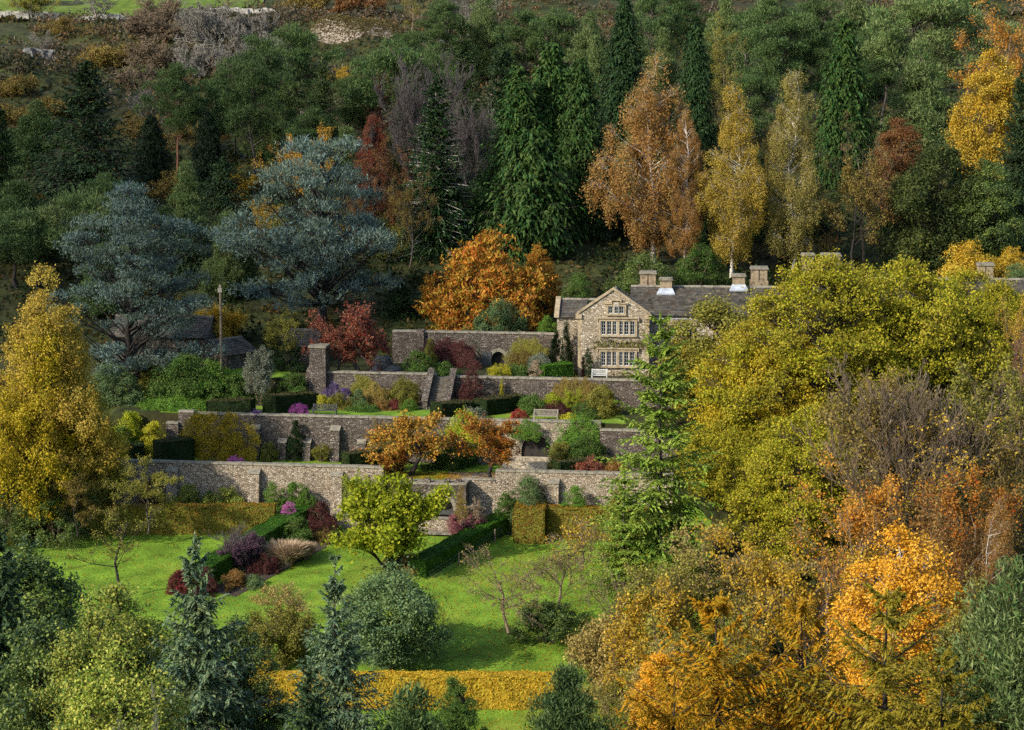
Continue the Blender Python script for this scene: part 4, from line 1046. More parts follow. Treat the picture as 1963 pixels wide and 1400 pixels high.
pal('spruce', '20301a', '2e4022', '40522c', '56643c', '2c4022', '3c522e', '52643c', '243822', '32482c', '46583a', '183224', '22402a', '30502e', trans=.15)
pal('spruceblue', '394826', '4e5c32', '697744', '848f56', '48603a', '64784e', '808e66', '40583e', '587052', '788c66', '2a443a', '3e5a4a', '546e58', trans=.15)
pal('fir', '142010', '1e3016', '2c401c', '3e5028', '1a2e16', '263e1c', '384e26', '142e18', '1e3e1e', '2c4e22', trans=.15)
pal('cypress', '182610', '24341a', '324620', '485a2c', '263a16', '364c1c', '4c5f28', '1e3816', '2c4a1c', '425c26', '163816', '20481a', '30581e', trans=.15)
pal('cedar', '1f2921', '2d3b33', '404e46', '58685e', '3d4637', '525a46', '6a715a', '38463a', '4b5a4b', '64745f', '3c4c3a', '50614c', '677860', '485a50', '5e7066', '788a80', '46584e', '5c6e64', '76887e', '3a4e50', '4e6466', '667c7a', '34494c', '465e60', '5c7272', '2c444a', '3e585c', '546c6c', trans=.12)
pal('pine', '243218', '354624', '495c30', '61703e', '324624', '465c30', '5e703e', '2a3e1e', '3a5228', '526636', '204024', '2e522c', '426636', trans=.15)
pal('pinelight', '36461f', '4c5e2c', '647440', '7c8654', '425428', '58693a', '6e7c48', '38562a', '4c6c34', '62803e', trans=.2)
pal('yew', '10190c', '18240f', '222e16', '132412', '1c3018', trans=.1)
pal('larch', '8e6a14', 'b08420', 'c89a2c', '8c8226', 'a67a14', 'be8e20', '84781c', 'b0780e', 'cc9216', '8a7614', trans=.3)
pal('larchgreen', '545418', '727020', '908428', 'a28e34', '666418', '82781e', '94802a', '6a6614', '8a7c18', 'a08018', trans=.3)
pal('hemlock', '3c5a1a', '507022', '6a8832', '88a042', '5c7628', '78903a', '94a84a', '607c24', '7e9832', '9aac44', '66842a', '86a038', 'a0b048', '708430', '8ea03e', 'a6b252', '5a762a', '7c9636', '98ac4a', '486c2a', '608432', '78983c', '427020', '5c8a28', '78a034', trans=.3)
pal('straw', '66563a', '867050', 'a08c70', 'b4a48c', '907450', 'b09878', 'c8b8a0')
pal('drygrass', '544a2c', '6e6238', '84784a')
pal('pinkstem', '6e3c42', '8c5258', 'a47274')
pal('sycamore', '26341a', '344220', '4a5226', '6c6c28')  # greens darkened to put the tree's shade into its leaf colour
pal('tan', '74643a', '94824a', 'b09e5e', '887840', 'a49450', '7c6a38', '988448', '8a7038', 'a88c4c')
pal('pink', 'a04080', 'bc60a0', 'cc88b4', 'd05aa4', 'e088c0')
pal('violet', '443a50', '58486a', '70627e', '5c4674', '766290', '6a4288', '8a66a4')
pal('magenta', '5c2656', '783a70', '90548a', '8e2e84', 'a84e9c')
pal('white', '2a3622', '3a4428', '4c5634', '7c806c', '465038', '626a54', '586248', '7a806c', '66705a', '8c9082', '78806c', 'a0a494', 'b8bcb0', 'dcdcd4')
pal('lemon', '868420', 'a2a028', 'b6b038', 'bcb41c', 'd0c834')
pal('coral', '7a2c28', 'a04038', 'b85a4a')
UNDER = {}
COUNT = [0]
rgp = np.random.default_rng(99)
def plant(kind, var, x, Y, z, H, Wd, leaf, bark, name, label, cat, group=None, rz=None, depth=None, parts=('trunk', 'crown')):
    ab = int(round(math.log(H / Wd) / math.log(ASTEP)))
    lf, wd = proto(kind, var, ab)
    Wn = NOM[kind][1]; Hn = Wn * ASTEP ** ab
    rz = rgp.uniform(0, 6.28) if rz is None else rz
    sx = Wd / Wn
    t = thing(name, label, cat, (x, Y, z), rz, group, (sx, sx * (depth or 1), H / Hn))
    if wd is not None:
        o = link(parts[0], wd, t); o.material_slots[0].link = 'OBJECT'; o.material_slots[0].material = BARK[bark]
    if lf is not None:
        o = link(parts[1], lf, t); o.material_slots[0].link = 'OBJECT'; o.material_slots[0].material = LEAF[leaf]
    return t
def tree(kind, var, px, Y, pyt, wpx, leaf, bark, label, name='tree', cat='tree', group=None, rz=None, sink=.15, depth=None, pyb=None):
    x, Y, z = G(px, Y)
    if pyb is not None: z = z_at(pyb, Y)
    d = proj(x, Y, z)[2]
    H = z_at(pyt, Y) - z + sink
    if H < 1.2: return None
    return plant(kind, var, x, Y, z - sink, H, wpx * d / FPX, leaf, bark, name, label, cat, group, rz, depth)
def shrub(kind, var, px, pyb, pyt, wpx, leaf, label, bark='twig', name='shrub', cat='shrub', Y=None, group=None, rz=None, depth=None, z=None):
    if Y is None: x, Y, zz = GH(px, pyb)
    else: x, Y, zz = G(px, Y)
    if z is not None: zz = z
    d = proj(x, Y, zz)[2]
    H = z_at(pyt, Y) - zz + .05
    return plant(kind, var, x, Y, zz - .05, max(H, .25), wpx * d / FPX, leaf, bark, name, label, cat, group, rz, depth, ('stems', 'foliage'))
# clipped hedges: a solid body with a trimmed leafy skin
def hedge(label, P0, P1, width, h0, h1, leaf, top=0.0, ls=.09, dens=190, cat='hedge', rough=.1, tslope=None, extra=None):
    P0, P1 = np.array(P0, float), np.array(P1, float)
    rg = np.random.default_rng(int(abs(P0[0] * 131 + P0[1] * 17)) + 3)
    d = P1 - P0; L = math.hypot(d[0], d[1]); az = math.atan2(d[1], d[0])
    t = thing('clipped_hedge', label, cat, P0, az)
    w = width / 2; mb = MB()
    nx, nz, ny = max(2, int(L / .25)), 6, 5
    def surf(fn, nu, nv, nrm):
        uu, vv = np.meshgrid(np.linspace(0, 1, nu), np.linspace(0, 1, nv))
        V = fn(uu.ravel(), vv.ravel()); V = V + rg.normal(0, rough * .5, V.shape) * 0
        i = (np.arange(nv - 1)[:, None] * nu + np.arange(nu - 1)[None]).reshape(-1)
        return V, np.stack([i, i + 1, i + nu + 1, i + nu], 1)
    ztop = lambda u: h0 + (h1 - h0) * u + d[2] * u
    zbot = lambda u: d[2] * u - .25
    wv = lambda u, v: rough * (np.sin(u * L * 2.1 + v * 3) + np.sin(u * L * 5.3 + v * 7 + 1) * .5)
    faces = [
        (lambda u, v: np.stack([u * L, -w + wv(u, v) * .8, zbot(u) + (ztop(u) - zbot(u)) * v], 1), nx, nz, (0, -1, 0), L * (h0 + h1) / 2, 0),
        (lambda u, v: np.stack([u * L, w + wv(u, v) * .8, zbot(u) + (ztop(u) - zbot(u)) * v], 1), nx, nz, (0, 1, 0), L * (h0 + h1) / 2, 0),
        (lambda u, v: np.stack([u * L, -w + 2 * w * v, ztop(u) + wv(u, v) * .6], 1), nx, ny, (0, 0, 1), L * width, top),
        (lambda u, v: np.stack([0 * u, -w + 2 * w * u, zbot(u * 0) + (ztop(u * 0) - zbot(u * 0)) * v], 1), ny, nz, (-1, 0, 0), width * h0, 0),
        (lambda u, v: np.stack([0 * u + L, -w + 2 * w * u, zbot(u * 0 + 1) + (ztop(u * 0 + 1) - zbot(u * 0 + 1)) * v], 1), ny, nz, (1, 0, 0), width * h1, 0),
    ]
    for fn, nu, nv, nrm, area, tp in faces:
        V, F = surf(fn, nu, nv, nrm)
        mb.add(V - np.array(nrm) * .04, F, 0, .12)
        n = int(area * dens)
        u, v = rg.random(n), rg.random(n)
        C = fn(u, v) + np.array(nrm) * rg.normal(0, .04, n)[:, None]
        Nn = unit(np.array(nrm) + rdir(rg, n) * .75)
        D = unit(np.cross(Nn, rdir(rg, n)))
        patch = .5 + .28 * np.sin(u * L * .9 + 1.7) * np.cos(v * 2.3 + u * L * .37) + .2 * np.sin(u * L * 2.7 + v * 4)
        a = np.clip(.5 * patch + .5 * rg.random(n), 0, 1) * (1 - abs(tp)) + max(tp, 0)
        l = ls * rg.uniform(.7, 1.4, n)
        mb.leaves(C, D, Nn, l, l * .7, a)
    mb.build('hedge_body', [LEAF[leaf]], t)
    return t
pal('beech', '473c18', '645c1e', '70722a', '7a5a26', '5c3a22', '7a6620', '84802a', '8c6a26', '664022', '6f571c', '767020', '7a5c22', '5e3e1e', '7c5418', '84701c', '8a5a1c', '6a3418')
pal('beechgold', '7a741e', '98862a', 'ac922e', '946e24', 'ae9a28', 'c8a82c', 'b08020', 'a09226', 'bca22c', 'a4761e', 'a4881e', 'b89828', '946a20', 'b08c18', 'c89c1c', 'a8641c')
pal('yewhedge', '141f0a', '1c2c0c', '263a10', '54482a', trans=.1)
pal('greenhedge', '223c0e', '304f14', '40641a', '5a7e24', '2c5010', '3c6614', '56801e', trans=.2)
# ------------------------------------------------------------------ far hillside
T = tree
T('sparseL', 0, 62, 423, -14, 92, 'olive', 'ash', 'rounded olive half-bare tree on the edge of the green field', 'bare_tree')
T('bare', 0, 186, 422, -30, 120, 'olive', 'ash', 'pale leafless tree against the green field by the drystone wall', 'bare_tree')
T('sparseL', 1, 122, 405, 34, 96, 'brown', 'twig', 'golden-brown oak on the scrubby bank below the drystone wall', 'oak_tree')
T('bare', 1, 80, 388, 58, 62, 'olive', 'ash', 'small pale bare tree over the dark limestone crag', 'bare_tree')
T('bare', 1, 320, 424, -20, 80, 'olive', 'ash', 'thin leafless tree at the drystone wall above the grey thicket', 'bare_tree')
T('bare', 0, 440, 428, -34, 70, 'olive', 'twig', 'dark leafless tree at the top edge of the hill', 'bare_tree')
for i in range(30):
    px, Y = 268 + (i * 97) % 285 + rgp.uniform(-8, 8), 352 + (i * 31) % 56
    x_, _, z_ = G(px, Y); py_ = proj(x_, Y, z_)[1]
    T('hawthorn', i % 3, px, Y, py_ - rgp.uniform(48, 72), rgp.uniform(64, 96), 'brown', 'ash' if i % 3 else 'twig', 'grey leafless hawthorn in the bare thicket on the hillside', 'hawthorn_bush', 'shrub', 'leafless hawthorns in the hillside thicket')
T('bare', 0, 272, 322, 168, 72, 'olive', 'ash', 'pale grey bare bush glowing between the dark pines on the hillside', 'bare_tree')
T('thicketL', 0, 215, 372, 90, 110, 'brown', 'twig', 'dark brown scrub bush behind the tall spruce top', 'scrub_bush', 'shrub')
T('thicketL', 1, 30, 338, 150, 110, 'brown', 'twig', 'russet scrub bush at the edge of the open hillside', 'scrub_bush', 'shrub')
T('thicketL', 2, 130, 322, 190, 120, 'brown', 'twig', 'brown bracken-coloured bush beside the spruce crown', 'scrub_bush', 'shrub')
T('thicketL', 0, 45, 318, 205, 120, 'brown', 'twig', 'rusty bracken bush above the dark pines', 'scrub_bush', 'shrub')
T('thicketL', 0, 590, 432, -10, 90, 'brown', 'purple', 'dark red heathery bush on the skyline of the hill', 'scrub_bush', 'shrub')
T('thicketL', 1, 680, 428, -8, 90, 'rust', 'purple', 'purplish-red bush on the hill above the tan grassy knoll', 'scrub_bush', 'shrub')
T('sparse', 0, 790, 402, -10, 80, 'olive', 'twig', 'half-bare tree above the shadowed limestone outcrop', 'bare_tree')
T('bare', 0, 900, 402, -14, 90, 'olive', 'ash', 'leafless tree beside the pale boulders at the hilltop', 'bare_tree')
T('sparseL', 1, 660, 340, 128, 70, 'gold', 'twig', 'small golden tree between the pines below the tan knoll', 'tree')
T('sparseL', 2, 262, 300, 215, 120, 'brown', 'twig', 'brownish-orange oak showing between the dark yews', 'oak_tree')
T('sparseL', 0, 380, 292, 235, 120, 'brown', 'twig', 'golden leafy tree glimpsed behind the tall bare-trunked pine', 'tree')
# tan grassy knoll
x, Y, z = G(690, 395)
mb = MB(); n = 9000
a = rgp.random(n) * 6.283; r = np.sqrt(rgp.random(n))
gx = np.cos(a) * r * 8.5; gy = np.sin(a) * r * 6; gz = 3.2 * (1 - r ** 2)
gz = terrain(x + gx, Y + gy) - z + gz
C = np.stack([gx, gy, gz], 1)
mb.leaves(C, rdir(rgp, n) * [1, 1, .2] + UP * .25, UP + rdir(rgp, n) * .5, .6, .2, rgp.random(n))
t = thing('grassy_knoll', 'tan sunlit knoll of dry grass on the shadowed hillside', 'knoll', (x, Y, z))
# a knoll body under the grass
kb = MB(); K = 24; rings = 6
V = []
for j in range(rings + 1):
    q = j / rings
    for k in range(K):
        an = k / K * 6.2832; xx, yy = math.cos(an) * 8.6 * q, math.sin(an) * 6.1 * q
        V.append((xx, yy, tz(x + xx, Y + yy) - z + 3.15 * (1 - q * q) - .05))
kb.add(V, [(j * K + k, (j + 1) * K + k, (j + 1) * K + (k + 1) % K, j * K + (k + 1) % K) for j in range(rings) for k in range(K)], smooth=True)
kb.build('mound', [M_gravel], t); mb.build('dry_grass', [LEAF['drygrass']], t)

# ------------------------------------------------------------------ upper wood
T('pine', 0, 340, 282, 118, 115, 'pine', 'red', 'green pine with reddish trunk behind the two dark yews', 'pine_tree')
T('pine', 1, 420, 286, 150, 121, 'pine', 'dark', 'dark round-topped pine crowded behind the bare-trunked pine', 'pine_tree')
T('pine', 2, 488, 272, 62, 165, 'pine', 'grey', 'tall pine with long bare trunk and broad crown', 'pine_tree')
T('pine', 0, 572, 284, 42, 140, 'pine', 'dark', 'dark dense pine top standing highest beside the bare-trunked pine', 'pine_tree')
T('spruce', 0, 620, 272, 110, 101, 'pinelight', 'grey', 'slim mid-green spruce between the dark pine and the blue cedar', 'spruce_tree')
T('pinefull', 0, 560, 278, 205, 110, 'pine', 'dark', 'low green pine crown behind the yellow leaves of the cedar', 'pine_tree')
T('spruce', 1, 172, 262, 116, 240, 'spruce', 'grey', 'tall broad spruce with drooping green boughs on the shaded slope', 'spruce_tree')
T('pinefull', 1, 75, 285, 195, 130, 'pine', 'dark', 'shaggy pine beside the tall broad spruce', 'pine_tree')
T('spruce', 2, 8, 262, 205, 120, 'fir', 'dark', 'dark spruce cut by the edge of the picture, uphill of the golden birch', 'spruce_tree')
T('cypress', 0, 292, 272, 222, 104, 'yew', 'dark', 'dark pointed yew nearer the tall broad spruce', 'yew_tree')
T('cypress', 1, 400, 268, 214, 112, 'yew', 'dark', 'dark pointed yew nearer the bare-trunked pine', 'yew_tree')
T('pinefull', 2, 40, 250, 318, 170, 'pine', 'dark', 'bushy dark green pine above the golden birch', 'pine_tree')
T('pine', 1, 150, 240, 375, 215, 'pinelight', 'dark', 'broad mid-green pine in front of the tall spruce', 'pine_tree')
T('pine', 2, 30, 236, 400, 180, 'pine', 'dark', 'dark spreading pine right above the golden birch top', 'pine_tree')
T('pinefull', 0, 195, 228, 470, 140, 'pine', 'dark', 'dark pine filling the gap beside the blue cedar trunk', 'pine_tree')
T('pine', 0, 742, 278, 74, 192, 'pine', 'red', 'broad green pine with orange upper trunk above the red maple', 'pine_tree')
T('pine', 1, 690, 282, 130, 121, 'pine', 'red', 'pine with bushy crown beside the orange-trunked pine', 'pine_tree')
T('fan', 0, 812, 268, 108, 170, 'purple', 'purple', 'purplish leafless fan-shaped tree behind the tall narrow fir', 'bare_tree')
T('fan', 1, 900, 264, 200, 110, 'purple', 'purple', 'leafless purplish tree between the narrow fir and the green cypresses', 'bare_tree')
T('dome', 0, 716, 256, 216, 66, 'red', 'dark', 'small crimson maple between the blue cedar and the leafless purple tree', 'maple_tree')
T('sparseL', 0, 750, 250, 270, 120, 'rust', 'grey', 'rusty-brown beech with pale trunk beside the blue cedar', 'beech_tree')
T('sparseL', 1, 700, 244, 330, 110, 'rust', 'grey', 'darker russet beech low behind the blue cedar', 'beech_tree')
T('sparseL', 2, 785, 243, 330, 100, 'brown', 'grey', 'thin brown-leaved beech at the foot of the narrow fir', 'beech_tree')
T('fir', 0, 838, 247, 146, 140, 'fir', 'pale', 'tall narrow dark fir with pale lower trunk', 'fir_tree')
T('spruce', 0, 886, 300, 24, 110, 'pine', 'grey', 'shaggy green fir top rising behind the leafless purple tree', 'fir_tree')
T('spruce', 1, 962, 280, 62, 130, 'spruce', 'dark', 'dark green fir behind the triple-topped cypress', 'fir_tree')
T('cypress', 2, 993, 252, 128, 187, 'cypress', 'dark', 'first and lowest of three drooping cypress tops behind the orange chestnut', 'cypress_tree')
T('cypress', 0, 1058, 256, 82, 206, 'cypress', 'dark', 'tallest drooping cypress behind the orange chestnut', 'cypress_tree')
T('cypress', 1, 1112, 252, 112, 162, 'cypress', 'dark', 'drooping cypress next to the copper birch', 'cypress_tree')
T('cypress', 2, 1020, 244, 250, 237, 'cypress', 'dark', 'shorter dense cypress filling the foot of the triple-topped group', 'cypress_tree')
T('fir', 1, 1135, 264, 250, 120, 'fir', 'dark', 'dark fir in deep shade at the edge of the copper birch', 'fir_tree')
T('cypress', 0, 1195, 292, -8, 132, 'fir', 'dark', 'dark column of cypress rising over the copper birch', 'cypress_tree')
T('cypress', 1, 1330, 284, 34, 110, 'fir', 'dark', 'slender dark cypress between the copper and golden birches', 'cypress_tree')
T('sparseL', 1, 1385, 296, 28, 110, 'olive', 'twig', 'olive-gold tree behind the golden birch', 'tree')
T('pine', 2, 1490, 300, -20, 170, 'pine', 'dark', 'dark spreading pine with black limbs behind the olive birch', 'pine_tree')
T('birch', 0, 1252, 241, 94, 205, 'copper', 'pale', 'broad copper-leaved birch with pale stems', 'birch_tree')
T('birch', 1, 1310, 239, 190, 90, 'copper', 'pale', 'slim brown birch stem leaning on the broad copper birch', 'birch_tree')
T('birch', 2, 1402, 239, 144, 150, 'birchgold', 'pale', 'golden birch between the copper and olive birches', 'birch_tree')
T('birch', 0, 1515, 240, 108, 150, 'birchold', 'pale', 'olive-yellow birch, tallest and palest of the birches', 'birch_tree')
T('cypress', 2, 1614, 276, 38, 160, 'cypress', 'dark', 'dark green conical cypress standing clear above the bare cherry', 'cypress_tree')
T('pine', 0, 1765, 300, -30, 250, 'pinelight', 'grey', 'large light-green pine filling the hilltop by the orange beech', 'pine_tree')
T('pinefull', 1, 1760, 282, 70, 190, 'pinelight', 'grey', 'lower crown of light-green pine behind the green sycamore', 'pine_tree')
T('sparseL', 2, 1925, 290, -20, 190, 'orange', 'twig', 'orange-brown beech at the upper corner of the hill', 'beech_tree')
T('dome', 1, 1895, 268, 88, 135, 'gold', 'twig', 'bright yellow-orange maple beside the dark corner spruce', 'maple_tree')
T('spruce', 2, 1950, 246, 128, 130, 'spruce', 'dark', 'dark blue-green spruce in front of the yellow maple', 'spruce_tree')
T('sparse', 1, 1655, 244, 215, 175, 'brown', 'twig', 'half-bare brown cherry with twisting branches below the conical cypress', 'cherry_tree')
T('sparseL', 0, 1640, 238, 300, 160, 'brown', 'dark', 'dark brown-leaved tree beside the olive birch', 'tree')
T('dome', 2, 1720, 254, 222, 130, 'rust', 'dark', 'russet-topped tree behind the green sycamore', 'tree')
T('dome', 0, 1795, 238, 270, 190, 'sycamore', 'dark', 'dark green sycamore with yellowing leaves in shade', 'sycamore_tree')
T('dome', 1, 1880, 238, 300, 140, 'holly', 'dark', 'very dark holly-like tree beside the corner spruce', 'tree')
for i, (px, Y, pyt, w) in enumerate([(850, 345, -5, 110), (930, 350, -20, 120), (1000, 340, 20, 120), (1060, 338, 15, 130), (1130, 330, 20, 130), (1250, 330, -10, 130), (1300, 345, -25, 120), (1390, 340, -30, 130), (1440, 320, 20, 130),
                                     (1560, 330, -10, 130), (1640, 340, -40, 150), (1690, 318, 20, 140), (1850, 330, -40, 160), (1140, 300, 60, 120), (790, 320, 60, 110), (840, 305, 85, 120), (1270, 300, 45, 120), (1580, 300, 60, 110), (1440, 285, 130, 120), (1230, 275, 160, 130)]):
    T(('pine', 'pinefull', 'pine')[i % 3], i % 3, px, Y, pyt, w, ('pine', 'pinelight', 'pine')[(i * 7) % 3], 'grey', 'green pine in the closed stand of conifers on the hilltop', 'pine_tree', 'tree', 'pines of the closed hilltop stand')
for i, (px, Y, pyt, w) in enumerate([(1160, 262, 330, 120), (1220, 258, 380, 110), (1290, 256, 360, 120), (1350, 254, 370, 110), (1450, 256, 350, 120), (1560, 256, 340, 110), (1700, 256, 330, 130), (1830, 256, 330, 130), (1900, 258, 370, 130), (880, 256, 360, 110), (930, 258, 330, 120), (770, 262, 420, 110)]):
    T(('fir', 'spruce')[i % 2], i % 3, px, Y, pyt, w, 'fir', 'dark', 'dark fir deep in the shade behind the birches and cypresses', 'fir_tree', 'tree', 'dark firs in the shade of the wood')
# trees and shrubs behind the terraces
T('cedar', 0, 258, 208, 338, 330, 'cedar', 'dark', 'blue cedar with thick dark trunk before the low cottage', 'cedar_tree', rz=.4)
T('sparseL', 1, 590, 250, 246, 130, 'amber', 'twig', 'bright yellow tree showing along the edge of the large blue cedar', 'tree')
T('sparseL', 2, 500, 244, 380, 90, 'gold', 'twig', 'small yellow tree at the foot of the large blue cedar', 'tree')
T('cedar', 1, 618, 224, 232, 350, 'cedar', 'dark', 'large spreading blue cedar, tallest of the two cedars', 'cedar_tree', rz=1.2)
T('pinefull', 2, 440, 232, 392, 120, 'pinelight', 'grey', 'light yellow-green pine between the two blue cedars', 'pine_tree')
T('dome', 2, 410, 219, 582, 105, 'gold', 'twig', 'yellow-orange bushy tree behind the wooden pole', 'tree')
T('sparseL', 0, 540, 211, 600, 105, 'olive', 'dark', 'loose olive-green tree with dark trunk beside the stone pier', 'tree')
T('spruce', 1, 770, 226, 540, 110, 'fir', 'dark', 'low dark fir behind the red-leaved maple', 'fir_tree')
T('chest', 0, 935, 224, 444, 262, 'chest', 'grey', 'broad orange chestnut in full autumn colour', 'chestnut_tree', pyb=640)
T('chest', 1, 1035, 228, 458, 90, 'chest', 'grey', 'narrow orange side-tree merging with the broad chestnut', 'chestnut_tree', pyb=640)
S = shrub
S('shrubbig', 0, 962, 648, 577, 136, 'rhodoblue', 'blue-green domed evergreen bush behind the tall garden wall', Y=217.2, depth=.75, name='evergreen_bush')
S('shrubbig', 1, 1105, 610, 522, 90, 'green', 'dark green bush between the orange chestnut and the gabled house', Y=222)
S('shrubbig', 2, 1050, 640, 605, 60, 'brightgreen', 'green bush against the slate-roofed wing of the house', Y=216)
S('shrubbig', 0, 1340, 545, 470, 110, 'green', 'green undergrowth bush with yellow leaves behind the slate roof', Y=232)
S('sparseL' if 0 else 'shrubbig', 1, 1230, 540, 480, 120, 'holly', 'dark evergreen bush behind the tall double chimney', Y=230)
S('shrubbig', 2, 1850, 520, 468, 150, 'gold', 'orange-gold bracken bank above the far roof', Y=231)
S('shrubbig', 0, 1940, 520, 476, 110, 'gold', 'golden shrub beyond the farthest chimney', Y=232)
S('dome' if 0 else 'shrubbig', 1, 1945, 640, 490, 80, 'rhodoblue', 'blue-green conifer bush beside the farthest chimney', Y=215)
S('persimmon', 0, 692, 715, 584, 160, 'red', 'rounded red-leaved maple on the house terrace above the grey wall', 'grey', 'maple_tree', 'tree', Y=208)
S('persimmon', 1, 650, 712, 620, 100, 'red', 'smaller red maple side by side with the stone pier', 'grey', 'maple_tree', 'tree', Y=207.5)
S('shrub', 0, 735, 716, 680, 52, 'greyblue', 'slate-grey rounded bush under the red maple', Y=206.3)
S('shrub', 1, 825, 712, 648, 72, 'olive', 'climbing shrub with yellowing leaves on the tall garden wall', Y=211.2, depth=.4)
S('shrub', 2, 880, 710, 655, 70, 'maroon', 'dark reddish creeper on the tall garden wall', Y=212.2, depth=.2)
S('shrub', 0, 800, 718, 670, 60, 'green', 'green border bush at the top of the stone stair', Y=207)
S('shrub', 1, 850, 722, 695, 50, 'green', 'low green bush beside the head of the stone stair', Y=207.5)
S('shrub', 2, 902, 764, 706, 50, 'maroon', 'dense wine-red rounded shrub beside the stone stair', Y=202.6)
S('thicketL', 0, 958, 724, 700, 44, 'lemon', 'lemon-yellow loose plant spilling over the upper wall', Y=205.4)
S('shrub', 0, 962, 760, 722, 26, 'lemon', 'small lemon-yellow trailing plant hanging on the upper wall face', Y=203.1, depth=.3)
S('shrub', 1, 990, 722, 702, 60, 'green', 'low green border plants in front of the small doorway', Y=206.5)
S('shrub', 2, 1000, 700, 674, 60, 'brown', 'brown-leaved low hedge bush beside the small dark doorway', Y=211.5, depth=.5)
S('shrub', 0, 1035, 706, 678, 56, 'white', 'white-flowered green bush behind the clipped green block', Y=208.5)
S('shrub', 1, 1028, 712, 690, 40, 'straw', 'buff dried plant at the end of the clipped green block', Y=206.2)
hedge('green clipped hedge block beside the ivy-clad house wing', G(1036, 205.9), G(1092, 207.4), 1.5, 1.25, 1.25, 'greenhedge')
S('shrub', 2, 1085, 720, 616, 66, 'ivy', 'dark ivy covering the side wing of the house', Y=209.0, depth=.3, name='ivy', cat='climber')
S('shrub', 0, 1065, 700, 628, 40, 'ivy', 'dark ivy patch at the outer corner of the house wing', Y=209.4, depth=.3, name='ivy', cat='climber')
S('shrub', 1, 1127, 722, 666, 24, 'ivy', 'narrow ivy column climbing the gabled house front', Y=206.6, depth=.3, name='ivy', cat='climber')
S('shrub', 0, 1118, 724, 680, 18, 'maroon', 'reddish creeper strip at the corner of the gabled house front', Y=206.7, depth=.3, name='creeper', cat='climber')
S('thicketL', 1, 860, 708, 652, 104, 'maroon', 'leafless purplish creeper spread over the tall garden wall', 'purple', Y=212.6, depth=.12, rz=RZW, name='creeper', cat='climber')
S('thicketL', 2, 1010, 690, 650, 70, 'olive', 'thin faded creeper high on the tall garden wall near the house', Y=212.2, depth=.12, rz=RZW, name='creeper', cat='climber')
S('thicketL', 0, 1105, 775, 726, 90, 'brown', 'brown wall creeper below the white bench', 'dark', Y=201.0, depth=.12, rz=RZW, name='creeper', cat='climber')
S('thicketL', 1, 700, 775, 722, 80, 'olive', 'thin olive creeper on the upper wall behind the lawn border', 'dark', Y=204.4, depth=.12, rz=RZW, name='creeper', cat='climber')
S('thicketL', 2, 690, 972, 905, 66, 'rhodo', 'sparse creeper on the sunlit wall past the third buttress', 'dark', Y=187.3, depth=.15, rz=RZW, name='creeper', cat='climber')
S('thicketL', 0, 745, 862, 806, 60, 'brown', 'brown creeper behind the gold spreading tree', 'dark', Y=195.6, depth=.15, rz=RZW, name='creeper', cat='climber')
# rose stems trained over the front
mb = MB(); rg = np.random.default_rng(4)
yx, yz = [], []
t = thing('climbing_rose', 'thin trained rose stems between the two rows of mullioned windows', 'climber', HO, HR)
for k in range(26):
    p = np.array([rg.uniform(1.5, 6.2), -.04, rg.uniform(3.1, 3.8)]); 
    if k > 17: p = np.array([rg.uniform(2.2, 6.2), -.04, rg.uniform(.3, 1.1)])
    if k > 22: p = np.array([rg.uniform(5.5, 6.3), -.04, rg.uniform(3.4, 5.6)])
    for j in range(5):
        q = p + np.array([rg.normal(0, .35), -.02, rg.normal(0, .12)]); mb.tubes([p], [q], .018, .014, 3); p = q
t_ = mb.build('stems', [BARK['dark']], t)
n = 700; C = np.stack([rg.uniform(1.4, 6.35, n), -.08 - .06 * rg.random(n), rg.normal(3.45, .28, n)], 1); C[500:620, 2] = rg.normal(.6, .2, 120); C[620:, 0] = rg.uniform(5.6, 6.4, 80); C[620:, 2] = rg.uniform(3, 5.6, 80)
mb = MB(); mb.leaves(C, rdir(rg, n), rdir(rg, n) + [0, -1, .3], .16, .1, rg.random(n)); mb.build('leaves', [LEAF['olive']], t)
# bushes by the cottage and below the cedar
S('shrubbig', 2, 355, 760, 683, 150, 'green', 'dark green bush under the blue cedar by the cottage', Y=206)
S('shrubbig', 0, 300, 760, 700, 90, 'olive', 'shaded olive bush beside the thick cedar trunk', Y=208)
S('shrub', 1, 408, 752, 690, 90, 'brightgreen', 'mid-green bush at the foot of the wooden pole', Y=205.5)
S('thicketL', 1, 497, 764, 672, 76, 'white', 'white-berried shrub beside the stone outbuilding', Y=204.5)
S('shrub', 2, 452, 765, 715, 70, 'green', 'spreading green fern-like bush beside the white-berried shrub', Y=204.8)
S('shrub', 0, 560, 752, 712, 60, 'green', 'green bush against the stone pier buttress', Y=204.9)
S('shrubbig', 1, 545, 720, 650, 70, 'ivy', 'dark evergreen mass between outbuilding and pier', Y=211)
S('shrubbig', 0, 215, 800, 700, 110, 'rhodoblue', 'blue-green evergreen bush between golden birch and cedar trunk', Y=204)
S('shrubbig', 1, 340, 806, 766, 120, 'brightgreen', 'pale green spreading bush above the golden vine wall', Y=202)
S('shrub', 2, 252, 842, 786, 90, 'yellowgreen', 'yellow-green bush above the clipped hedge by the birch', Y=198.5)
S('shrub', 0, 294, 846, 806, 56, 'lemon', 'bright yellow bush beside the stepped wall end', Y=197)
S('shrub', 1, 230, 856, 815, 90, 'green', 'green bush with yellowing tips next to the bright yellow bush', Y=196.8)
S('shrub', 2, 180, 870, 800, 90, 'green', 'dark green bush at the skirt of the golden birch', Y=197)
skewed('cedar_lawn', -36, -20, 201, 211, M_lawn, .03)
